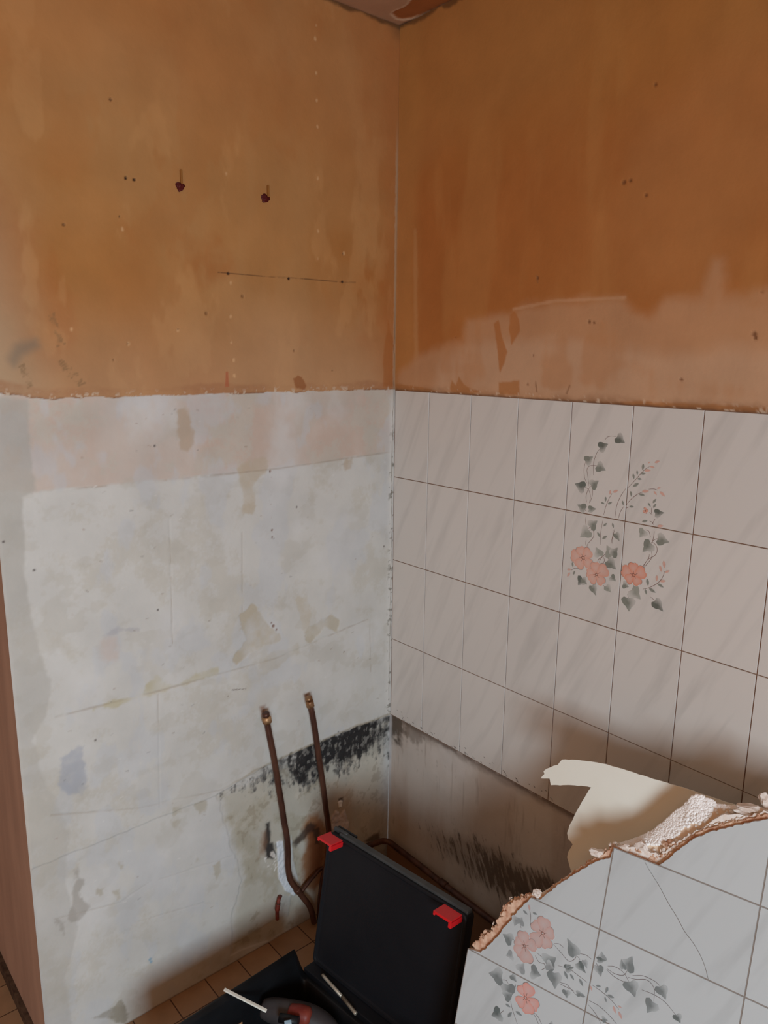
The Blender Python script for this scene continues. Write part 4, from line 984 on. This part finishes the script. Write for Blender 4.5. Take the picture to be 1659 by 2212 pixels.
        bm = bmesh.new(); vs = [bm.verts.new(v) for v in V]
        for f in Fc: bm.faces.new([vs[i] for i in f])
        for ring in (vs[:n], vs[-n:]):
            f = bm.faces.new(ring)
        bmesh.ops.recalc_face_normals(bm, faces=bm.faces[:]); bmesh.ops.triangulate(bm, faces=[f for f in bm.faces if len(f.verts) > 4])
        me = bpy.data.meshes.new(name); bm.to_mesh(me); bm.free()
        return link(name, me, mat, root)
    fr1 = [onp(*p, -0.014) for p in [(1028, 2052), (1031, 2036), (1052, 2018), (1072, 2002), (1088, 1970), (1100, 1950), (1125, 1942), (1148, 1934), (1163, 1940)]]
    fr2 = [onp(*p, -0.014) for p in [(1178, 1928), (1203, 1908), (1243, 1880), (1270, 1862), (1296, 1848), (1312, 1836), (1326, 1826)]]
    fr3 = [onp(*p, -0.014) for p in [(1355, 1833), (1395, 1838), (1422, 1850), (1445, 1840), (1480, 1812), (1520, 1792), (1570, 1777), (1615, 1768), (1655, 1756)]] + [(UR, e3[-1][1] + 0.004)]
    fr3a = [(0.004, 0.0), (e3[0][0], 0.0)] + [(p[0], p[1] + 0.006) for p in e3[1:]]
    out = [(-TILE_H + 0.004, -2 * TILE_W)] + jag(fr1, 0.004, 0.0045, 11) + jag([(p[0], p[1] - 0.002) for p in fr2], 0.004, 0.002, 12) + jag(fr3a, 0.004, 0.002, 13) + [(UR, BOT), (-TILE_H + 0.004, BOT)]
    layer('adhesive_layer', out, -0.0072, -0.011, M_FRINGE, 21, 0.0012)
    fr4 = [(p[0] + 0.002, p[1] - 0.003) for p in fr1[1:]]; 
    out2 = [(-TILE_H + 0.012, -2 * TILE_W - 0.01)] + jag(fr4, 0.004, 0.004, 15) + jag([(p[0], p[1] - 0.002) for p in fr2], 0.004, 0.002, 16) + jag([(p[0], p[1] + 0.004) for p in fr3], 0.004, 0.002, 17) + [(UR, BOT), (-TILE_H + 0.012, BOT)]
    layer('plasterboard', out2, -0.0112, -0.022, M_GYPSUM, 22, 0.0010)
    # --- polystyrene core: broken slope from the board up to the back sheet, made of beads
    D = 0.11; DR = 0.045
    bk = [onp(*p, -DR) for p in [(1228, 1890), (1262, 1872), (1290, 1852), (1324, 1828), (1361, 1818), (1386, 1808), (1410, 1796), (1432, 1779), (1446, 1766), (1462, 1752), (1474, 1744), (1487, 1732), (1496, 1721), (1511, 1717), (1533, 1727), (1543, 1732), (1548, 1738), (1570, 1741), (1603, 1746), (1630, 1750), (1662, 1748)]]
    bk = [(-TILE_H + 0.02, -2 * TILE_W - 0.03), (-0.17, bk[0][1] - 0.10)] + bk + [(UR, bk[-1][1] + 0.05)]
    ft = [(-TILE_H + 0.018, -2 * TILE_W - 0.02)] + [(p[0] + .002, p[1] - 0.006) for p in fr1[2:]] + [(p[0], p[1] - 0.006) for p in fr2] + [(p[0], p[1]) for p in fr3]
    NU, NV = 420, 46
    us = np.linspace(-TILE_H + 0.02, UR, NU)
    vf = np.interp(us, [p[0] for p in ft], [p[1] for p in ft]); vb = np.interp(us, [p[0] for p in bk], [p[1] for p in bk])
    Uc = np.repeat(us[:, None], NV, 1); tt = np.linspace(0, 1, NV)[None, :]
    tr = 0.72                                    # the ridge, then the foam drops away towards the back sheet
    ta = np.clip(tt / tr, 0, 1); tb = np.clip((tt - tr) / (1 - tr), 0, 1)
    Vc = vf[:, None] * (1 - ta) + vb[:, None] * ta - 0.055 * tb ** 0.8
    Hc = -0.021 + (-DR + 0.021) * ta + (-D + DR) * tb + 0 * Uc
    # worley style beads
    rs2 = np.random.RandomState(4)
    bead = np.zeros(Uc.shape); cell = 0.0052
    for layer_ in range(3):
        gi = np.floor(Uc / cell + layer_ * .33).astype(int); gj = np.floor((Hc + Vc * .6) / cell + layer_ * .57).astype(int)
        h1 = (np.sin(gi * 12.9898 + gj * 78.233 + layer_ * 3.1) * 43758.5453) % 1; h2 = (np.sin(gi * 39.346 + gj * 11.135 + layer_) * 24634.634) % 1
        cu = (gi - layer_ * .33 + 0.3 + 0.4 * h1) * cell; cv = (gj - layer_ * .57 + 0.3 + 0.4 * h2) * cell
        dd2 = np.hypot(Uc - cu, (Hc + Vc * .6) - cv) / (cell * (0.45 + 0.15 * h2)); bead = np.maximum(bead, np.sqrt(np.clip(1 - dd2 ** 2, 0, 1)))
    amt = sstep(0.0, 0.25, tt + 0 * Uc)
    nz = fbm(Uc, Hc + Vc, 30, 51, 3)
    nrm = PB * 0.4 + PN * 0.9; nrm /= np.linalg.norm(nrm)
    P3 = (o + Uc[..., None] * PA + Vc[..., None] * PB + Hc[..., None] * PN) + (bead * 0.0009 * amt + nz * 0.004)[..., None] * nrm
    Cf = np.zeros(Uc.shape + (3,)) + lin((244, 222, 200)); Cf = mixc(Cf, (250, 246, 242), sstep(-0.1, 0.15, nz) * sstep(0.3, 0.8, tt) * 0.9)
    Cf = mixc(Cf, (232, 190, 156), sstep(0.17, 0.24, Uc + nz * 0.05) * 0.6)  # shaded part of the foam, its warm tan put into the colour
    # close the body: front and back faces run down to the bottom
    NVd = 3
    rowF = np.stack([o + u * PA + BOT * PB + (-0.021) * PN for u in us]); rowB = np.stack([o + u * PA + BOT * PB + (-D) * PN for u in us])
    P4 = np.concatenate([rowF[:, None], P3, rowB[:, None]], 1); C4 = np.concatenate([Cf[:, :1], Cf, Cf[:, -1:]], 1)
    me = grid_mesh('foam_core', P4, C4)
    bm = bmesh.new(); bm.from_mesh(me); be = [e for e in bm.edges if e.is_boundary]
    bmesh.ops.holes_fill(bm, edges=be, sides=0); bmesh.ops.recalc_face_normals(bm, faces=bm.faces[:]); bm.to_mesh(me); bm.free()
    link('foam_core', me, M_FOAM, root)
    # loose single beads along the ridge, one mesh with the core's look
    bm = bmesh.new(); bmesh.ops.create_icosphere(bm, subdivisions=2, radius=1)
    bv = np.array([v.co[:] for v in bm.verts]); bf = np.array([[v.index for v in f.verts] for f in bm.faces]); bm.free()
    r = random.Random(12); allv = []
    ridge = [onp(*p, -DR) for p in [(1340, 1822), (1386, 1806), (1432, 1776), (1462, 1748), (1496, 1718), (1540, 1728), (1600, 1744)]]
    for k in range(3200):
        t = r.random() * (len(ridge) - 1); i = int(t); f = t - i; a_ = np.array(ridge[i]) * (1 - f) + np.array(ridge[i + 1]) * f
        dn = abs(r.gauss(0, 0.42)); lim = 0.72 if i < 5 else 0.12
        if (dn > lim and r.random() < 0.93) or dn > 0.98: continue
        uu = a_[0] + r.uniform(-.004, .004); vff = float(np.interp(uu, us, vf)); vbb = float(np.interp(uu, us, vb)); vv = vbb * (1 - dn) + vff * dn
        hh = -DR + 0.001 + (DR - 0.021) * dn
        c = o + uu * PA + (vv + 0.0008) * PB + (hh + 0.0012) * PN; rad = r.uniform(0.0019, 0.0034)
        allv.append(bv * rad + c)
    nb = len(allv); me = mesh_from('foam_beads', np.concatenate(allv), (bf[None] + np.arange(nb)[:, None, None] * len(bv)).reshape(-1, 3).tolist(), np.tile(lin((253, 250, 248)), (nb * len(bv), 1)), True)
    ob = link('foam_beads', me, M_FOAM, root); ob['kind'] = 'stuff'
    # --- cream back sheet, torn on its left side
    sp = [(1235, 1892), (1230, 1870), (1225, 1852), (1228, 1839), (1237, 1824), (1227, 1812), (1225, 1799), (1230, 1784), (1239, 1766), (1248, 1748), (1257, 1732), (1268, 1714), (1277, 1701), (1262, 1698), (1236, 1696), (1190, 1696), (1187, 1682), (1168, 1681), (1176, 1672), (1174, 1666), (1180, 1661), (1196, 1654), (1205, 1652), (1214, 1641), (1235, 1641), (1257, 1643), (1282, 1646), (1310, 1651), (1345, 1661), (1380, 1673), (1420, 1685), (1457, 1696), (1490, 1706), (1518, 1716), (1560, 1730), (1600, 1742), (1659, 1760)]
    so_ = [onp(*p, -D - 0.001) for p in sp]
    so_ = jag(so_, 0.006, 0.0006, 31) + [(UR, so_[-1][1] + 0.0), (UR, BOT), (so_[0][0] - 0.02, BOT)]
    layer('backing_sheet', so_, -D - 0.001, -D - 0.0035, M_CREAM, 33, 0.00005)
    # --- white crumbs stuck on the fracture
    ax = (tuple(PA), tuple(PB), tuple(PN))
    def frag(px, py, h, s, seed, mat=M_GYPSUM, nm='plaster_fragment'):
        u, v = onp(px, py, h); c = o + PA * u + PB * v + PN * h
        rock(nm, c, s, mat, root, seed, ax, 3, 0.5)
    frag(1163, 1932, -0.012, (0.013, 0.010, 0.008), 1); frag(1293, 1842, -0.014, (0.019, 0.010, 0.009), 2); frag(1350, 1832, -0.014, (0.016, 0.008, 0.008), 3); frag(1385, 1836, -0.014, (0.018, 0.015, 0.008), 4)
    frag(1412, 1855, -0.014, (0.008, 0.007, 0.007), 5, M_FRINGE); frag(1440, 1828, -0.022, (0.010, 0.008, 0.01), 6, M_FRINGE); frag(1460, 1826, -0.02, (0.02, 0.006, 0.008), 7, M_FRINGE)
    frag(1085, 2002, -0.012, (0.006, 0.004, 0.004), 8); frag(1068, 2022, -0.012, (0.007, 0.005, 0.004), 9); frag(1100, 1972, -0.014, (0.012, 0.012, 0.007), 10, M_FRINGE); frag(1040, 2040, -0.014, (0.008, 0.006, 0.006), 11, M_FRINGE)
    frag(1625, 1746, -0.03, (0.026, 0.010, 0.014), 12); frag(1655, 1730, -0.04, (0.014, 0.016, 0.014), 13); frag(1605, 1755, -0.024, (0.016, 0.006, 0.008), 14)
    frag(1120, 1955, -0.016, (0.014, 0.010, 0.007), 15, M_FRINGE)
    # small crumbs all along the fracture
    def crumbs(name, line, h, sp_, n_, mat, seed, smin, smax):
        r = random.Random(seed); bmc = bmesh.new()
        for k in range(n_):
            t = r.random() * (len(line) - 1); i = int(t); f = t - i; u = line[i][0] * (1 - f) + line[i + 1][0] * f + r.gauss(0, sp_); v = line[i][1] * (1 - f) + line[i + 1][1] * f + r.gauss(0, sp_) - 0.001
            c = o + PA * u + PB * v + PN * (h + r.uniform(-0.006, 0.004)); sz = r.uniform(smin, smax)
            m4 = Matrix.Translation(Vector(c)) @ Euler((r.random() * 6, r.random() * 6, 0)).to_matrix().to_4x4() @ Matrix.Diagonal((sz, sz * r.uniform(.5, 1), sz * r.uniform(.5, 1), 1))
            res = bmesh.ops.create_icosphere(bmc, subdivisions=1, radius=1, matrix=m4)
            for vv in res['verts']: vv.co += Vector((r.uniform(-1, 1), r.uniform(-1, 1), r.uniform(-1, 1))) * sz * 0.22
        me = bpy.data.meshes.new(name); bmc.to_mesh(me); bmc.free(); ob = link(name, me, mat, root); ob['kind'] = 'stuff'
    crumbs('torn_paper_crumbs', fr1, -0.014, 0.002, 150, M_FRINGE, 61, 0.002, 0.0055); crumbs('torn_paper_crumbs', fr3, -0.014, 0.0015, 170, M_FRINGE, 62, 0.0015, 0.004)
    crumbs('gypsum_crumbs', fr1, -0.017, 0.003, 40, M_GYPSUM, 63, 0.0015, 0.004); crumbs('gypsum_crumbs', fr2, -0.015, 0.0012, 60, M_FRINGE, 64, 0.0012, 0.003); crumbs('gypsum_crumbs', fr3, -0.02, 0.0025, 130, M_GYPSUM, 65, 0.0015, 0.0042)
    crumbs('gypsum_crumbs', [onp(*p, -0.02) for p in [(1322, 1832), (1350, 1834), (1380, 1838), (1410, 1850), (1440, 1835), (1480, 1818)]], -0.02, 0.003, 170, M_GYPSUM, 66, 0.0018, 0.006)
    # flat bare gypsum face where the board sheared off
    fl = [onp(*p, -0.024) for p in [(1486, 1816), (1512, 1792), (1545, 1768), (1568, 1757), (1605, 1757), (1640, 1762), (1610, 1780), (1560, 1792), (1520, 1806)]]
    layer('sheared_board_face', jag(fl + [fl[0]], 0.006, 0.0012, 35)[:-1], -0.0135, -0.026, M_GYPSUM, 36, 0.0008)
    return root
panel()

# ------------------------------------------------------------------ black tool case
def tool_case():
    z0 = 0.12; zr = 0.192
    H = at_z(675, 2075, z0); A = at_z(1015, 1985, 0.467); T = at_y(715, 1797, H[1])
    hy = np.array([A[0] - T[0], A[1] - T[1], 0]); Ly = np.linalg.norm(hy); hy /= Ly      # hinge direction, towards the camera
    hx = np.array([hy[1], -hy[0], 0]); 
    if hx[0] > 0: hx = -hx                                                               # away from the lid, to the left
    root = empty('black_tool_case', (H[0], H[1], 0)); tag(root, 'open black plastic case on the floor with two red clips on its lid', 'tool case')
    off = np.array(root.location); up = np.array([0, 0, 1.0])
    e = T - H; ang = math.atan2(e[2], e @ (-hx)); LH = math.hypot(e[2], e @ (-hx)); lu = e / np.linalg.norm(e); lu = (-hx) * math.cos(ang) + up * math.sin(ang)
    ln = np.cross(hy, lu); ln /= np.linalg.norm(ln)
    if ln @ hx < 0: ln = -ln                                                             # lid's inner side, facing the tray
    L = lambda a, b, c: (H - off) + hy * a + lu * b + ln * c
    def solid(name, pts_fn, nx, quads=None): pass
    def rbox(name, f, a0, a1, b0, b1, c0, c1, mat, bev=0.004, parent=root, segs=2):
        v, fc = box_data(a0, a1, b0, b1, c0, c1); me = bpy.data.meshes.new(name); me.from_pydata(v, [], fc)
        bm = bmesh.new(); bm.from_mesh(me)
        if bev: bmesh.ops.bevel(bm, geom=bm.edges[:], offset=bev, segments=segs, affect='EDGES', profile=0.5)
        for vv in bm.verts: vv.co = Vector(f(*vv.co))
        bmesh.ops.recalc_face_normals(bm, faces=bm.faces[:])
        bm.to_mesh(me); bm.free(); me.polygons.foreach_set('use_smooth', [True] * len(me.polygons))
        o = link(name, me, mat, parent); wn = o.modifiers.new('wn', 'WEIGHTED_NORMAL'); return o
    # lid: shallow shell, tapering slightly at the top-left corner, with a raised rim
    def lidprof():
        # outline in (a, b): rounded rectangle
        pts = []
        def arc(ca, cb, r, t0, t1, n=6):
            for k in range(n + 1):
                t = math.radians(t0 + (t1 - t0) * k / n); pts.append((ca + r * math.cos(t), cb + r * math.sin(t)))
        arc(0.012, 0.012, 0.012, 270, 180); arc(0.014, LH - 0.014, 0.014, 180, 90); arc(Ly - 0.012, LH - 0.012, 0.012, 90, 0); arc(Ly - 0.008, 0.008, 0.008, 0, -90)
        return pts
    pr = lidprof(); n = len(pr); ca, cb = Ly / 2, LH / 2
    def ring(s, c): return [L(ca + (a - ca) * (1 - s / ca), cb + (b - cb) * (1 - s / cb), c) for a, b in pr]
    rings = [ring(0, -0.004), ring(0, 0.0), ring(0.002, 0.002), ring(0.006, 0.002), ring(0.007, -0.001), ring(0.012, -0.003), ring(0.02, -0.0035)]
    back = [ring(0.001, -0.030), ring(0.010, -0.036)]
    V = []; Fc = []
    allr = back[::-1] + rings
    for r_ in allr: V += r_
    for k in range(len(allr) - 1):
        for i in range(n):
            j = (i + 1) % n; Fc.append((k * n + i, k * n + j, (k + 1) * n + j, (k + 1) * n + i))
    Fc.append(tuple(range(n))[::-1]); Fc.append(tuple((len(allr) - 1) * n + i for i in range(n)))
    bm = bmesh.new(); vs = [bm.verts.new(Vector(v)) for v in V]
    for f in Fc: bm.faces.new([vs[i] for i in f])
    bmesh.ops.recalc_face_normals(bm, faces=bm.faces[:]); me = bpy.data.meshes.new('lid'); bm.to_mesh(me); bm.free()
    lid = link('lid', me, M_BLACK, root)
    # top rail of the lid, lighter grey than the shell
    rbox('lid_rail', L, 0.03, Ly - 0.004, LH - 0.004, LH + 0.006, -0.026, -0.006, M_RAIL, 0.003, lid)
    rbox('corner_ridge', L, 0.004, 0.05, LH - 0.002, LH + 0.010, -0.022, -0.012, M_RAIL, 0.003, lid)
    rbox('corner_ridge', L, 0.004, 0.07, LH - 0.002, LH + 0.007, -0.034, -0.027, M_BLACK2, 0.002, lid)
    # faint scuff on the lid
    # red clips
    for a0 in (0.002, Ly - 0.062):
        c = rbox('clip', L, a0, a0 + 0.05, LH - 0.008, LH - 0.002, -0.004, 0.042, M_RED, 0.0012)
        rbox('clip_lip', L, a0 + 0.042, a0 + 0.05, LH - 0.020, LH - 0.003, -0.002, 0.041, M_RED, 0.001, c)
        rbox('clip_lip', L, a0, a0 + 0.005, LH - 0.012, LH - 0.004, 0.030, 0.042, M_RED, 0.001, c)
    # tray: open box with thick rounded rim
    tw = math.radians(-3.6); hx2 = hx * math.cos(tw) + np.cross(up, hx) * math.sin(tw)
    B = lambda a, b, c: (H - off) + hx2 * a + hy * b + up * (c - z0)        # a away from hinge, b along hinge, c height
    W_ = 0.50; Lb = Ly
    ro = []; 
    def rr(inset, z, rad):
        pts = []
        def arc(ca_, cb_, r, t0, t1, nn=6):
            for k in range(nn + 1):
                t = math.radians(t0 + (t1 - t0) * k / nn); pts.append((ca_ + r * math.cos(t), cb_ + r * math.sin(t)))
        x0, x1, y0, y1 = 0.024 + inset, W_ - inset, -0.006 + inset, Lb - inset
        arc(x0 + rad, y0 + rad, rad, 180, 270); arc(x1 - rad, y0 + rad, rad, 270, 360); arc(x1 - rad, y1 - rad, rad, 0, 90); arc(x0 + rad, y1 - rad, rad, 90, 180)
        return [B(a, b, z if z < 0.09 else 0.09 + (z - 0.09) * (0.12 + 0.88 * float(sstep(0.026 + inset, 0.056 + inset, np.array(a))))) for a, b in pts]
    # rim stays lower by the hinge side
    seq = [rr(0.02, 0.0, 0.02), rr(0.008, 0.006, 0.03), rr(0.003, 0.06, 0.03), rr(0.0, zr-0.02, 0.03), rr(0.0, zr-0.007, 0.03), rr(0.004, zr, 0.028), rr(0.014, zr, 0.022), rr(0.018, zr-0.007, 0.02), rr(0.022, 0.05, 0.018), rr(0.028, 0.012, 0.015)]
    V = []; Fc = []; n = len(seq[0])
    for r_ in seq: V += r_
    for k in range(len(seq) - 1):
        for i in range(n):
            j = (i + 1) % n; Fc.append((k * n + i, k * n + j, (k + 1) * n + j, (k + 1) * n + i))
    Fc.append(tuple(range(n))[::-1]); Fc.append(tuple((len(seq) - 1) * n + i for i in range(n)))
    bm = bmesh.new(); vs = [bm.verts.new(Vector(v)) for v in V]
    for f in Fc: bm.faces.new([vs[i] for i in f])
    bmesh.ops.recalc_face_normals(bm, faces=bm.faces[:]); me = bpy.data.meshes.new('tray'); bm.to_mesh(me); bm.free()
    me.polygons.foreach_set('use_smooth', [len(p.vertices) < 5 for p in me.polygons])
    tray = link('tray', me, M_BLACK2, root)
    # hinge web between tray and lid, with the steel pin
    rbox('hinge', B, -0.034, 0.030, 0.0, Lb - 0.004, 0.07, 0.118, M_BLACK, 0.003)
    p0 = at_z(697, 2106, 0.124) - off; p1 = at_z(738, 2152, 0.124) - off; p2 = at_z(740, 2154, 0.124) - off; p3 = at_z(769, 2190, 0.124) - off
    V, Fc = join_data([tube_data([p0, p0 * .9 + p1 * .1, p1], 0.0042, 12), tube_data([p2, p3 * .9 + p2 * .1, p3], 0.0046, 12)])
    link('hinge_pin', mesh_from('hinge_pin', V, Fc, smooth=True), M_STEEL, root)
    return root, off, B, hx, hy
case, coff, CB, chx, chy = tool_case()

# ------------------------------------------------------------------ contents of the case
def oriented_box(name, label, cat, p0, p1, wd, th, mat, up=(0, 0, 1), bev=0.001):
    p0 = np.array(p0); p1 = np.array(p1); c = (p0 + p1) / 2; d = p1 - p0; L = np.linalg.norm(d); d = d / L; up = np.array(up, float); s = np.cross(up, d); s /= np.linalg.norm(s); u = np.cross(d, s)
    o = box(name, -L / 2, L / 2, -wd / 2, wd / 2, -th / 2, th / 2, mat, None, bev)
    M = Matrix((tuple(d), tuple(s), tuple(u))).transposed().to_4x4(); M.translation = Vector(c)
    o.matrix_world = M; tag(o, label, cat); return o
oriented_box('white_strip', 'narrow white strip lying across the rim of the open black case', 'strip', at_z(484, 2137, 0.199), at_z(576, 2184, 0.165), 0.008, 0.004, M_WHITE)
def wood_block():
    c = at_z(492, 2206, 0.10); root = empty('wooden_block', tuple(c)); tag(root, 'pale wooden block with a drilled hole inside the black case', 'wood block'); root.rotation_euler = (0, 0, 0.25)
    box('block', -0.02, 0.02, -0.03, 0.015, -0.085, 0.0, M_WOOD, root, 0.0015)
    tube('drill_hole', [(0.002, -0.004, -0.004), (0.002, -0.004, 0.0004)], 0.006, M_DARK, root, 16)
wood_block()
def power_tool():
    c = at_z(640, 2200, 0.075); root = empty('power_tool', (c[0], c[1], 0.012)); tag(root, 'dark grey power tool with a dull red housing part in the black case', 'power tool')
    o = np.array(root.location)
    def P(px, py, z): return at_z(px, py, z) - o
    ax = [P(568, 2178, 0.125), P(592, 2183, 0.125), P(632, 2192, 0.125), P(672, 2202, 0.12), P(706, 2222, 0.11), P(728, 2250, 0.10)]
    L = catmull(ax, 6); n = len(L); rs = [0.012 + 0.019 * math.sin(math.pi * min(1, 0.08 + i / n * 0.9)) ** 0.6 for i in range(n)]
    tube('motor_housing', L, rs, M_GREY, root, 24)
    r0 = [P(624, 2186, 0.141), P(645, 2190, 0.143), P(672, 2199, 0.139)]
    tube('red_cover', catmull(r0, 5), [0.010, 0.018, 0.019, 0.019, 0.020, 0.021, 0.021, 0.021, 0.021, 0.020, 0.012], M_TOOLRED, root, 20)
    tube('handle', catmull([P(640, 2205, 0.07), P(610, 2235, 0.05), P(590, 2290, 0.035)], 6), 0.017, M_BLACK2, root, 18)
    tube('chuck', [P(604, 2198, 0.155), P(645, 2207, 0.155)], [0.010, 0.011], M_BLACK2, root, 20)
    bb = P(640, 2215, 0.05); box('battery', bb[0] - .05, bb[0] + .03, bb[1] - .05, bb[1] + .02, 0.0, 0.075, M_BLACK2, root, 0.006)
    bx = box('maker_label', -0.008, 0.008, -0.005, 0.005, -0.001, 0.001, M_BLUE, root, 0.0005); bx.location = Vector(P(622, 2209, 0.168)); bx.rotation_euler = (0.2, 0, -0.5)
power_tool()
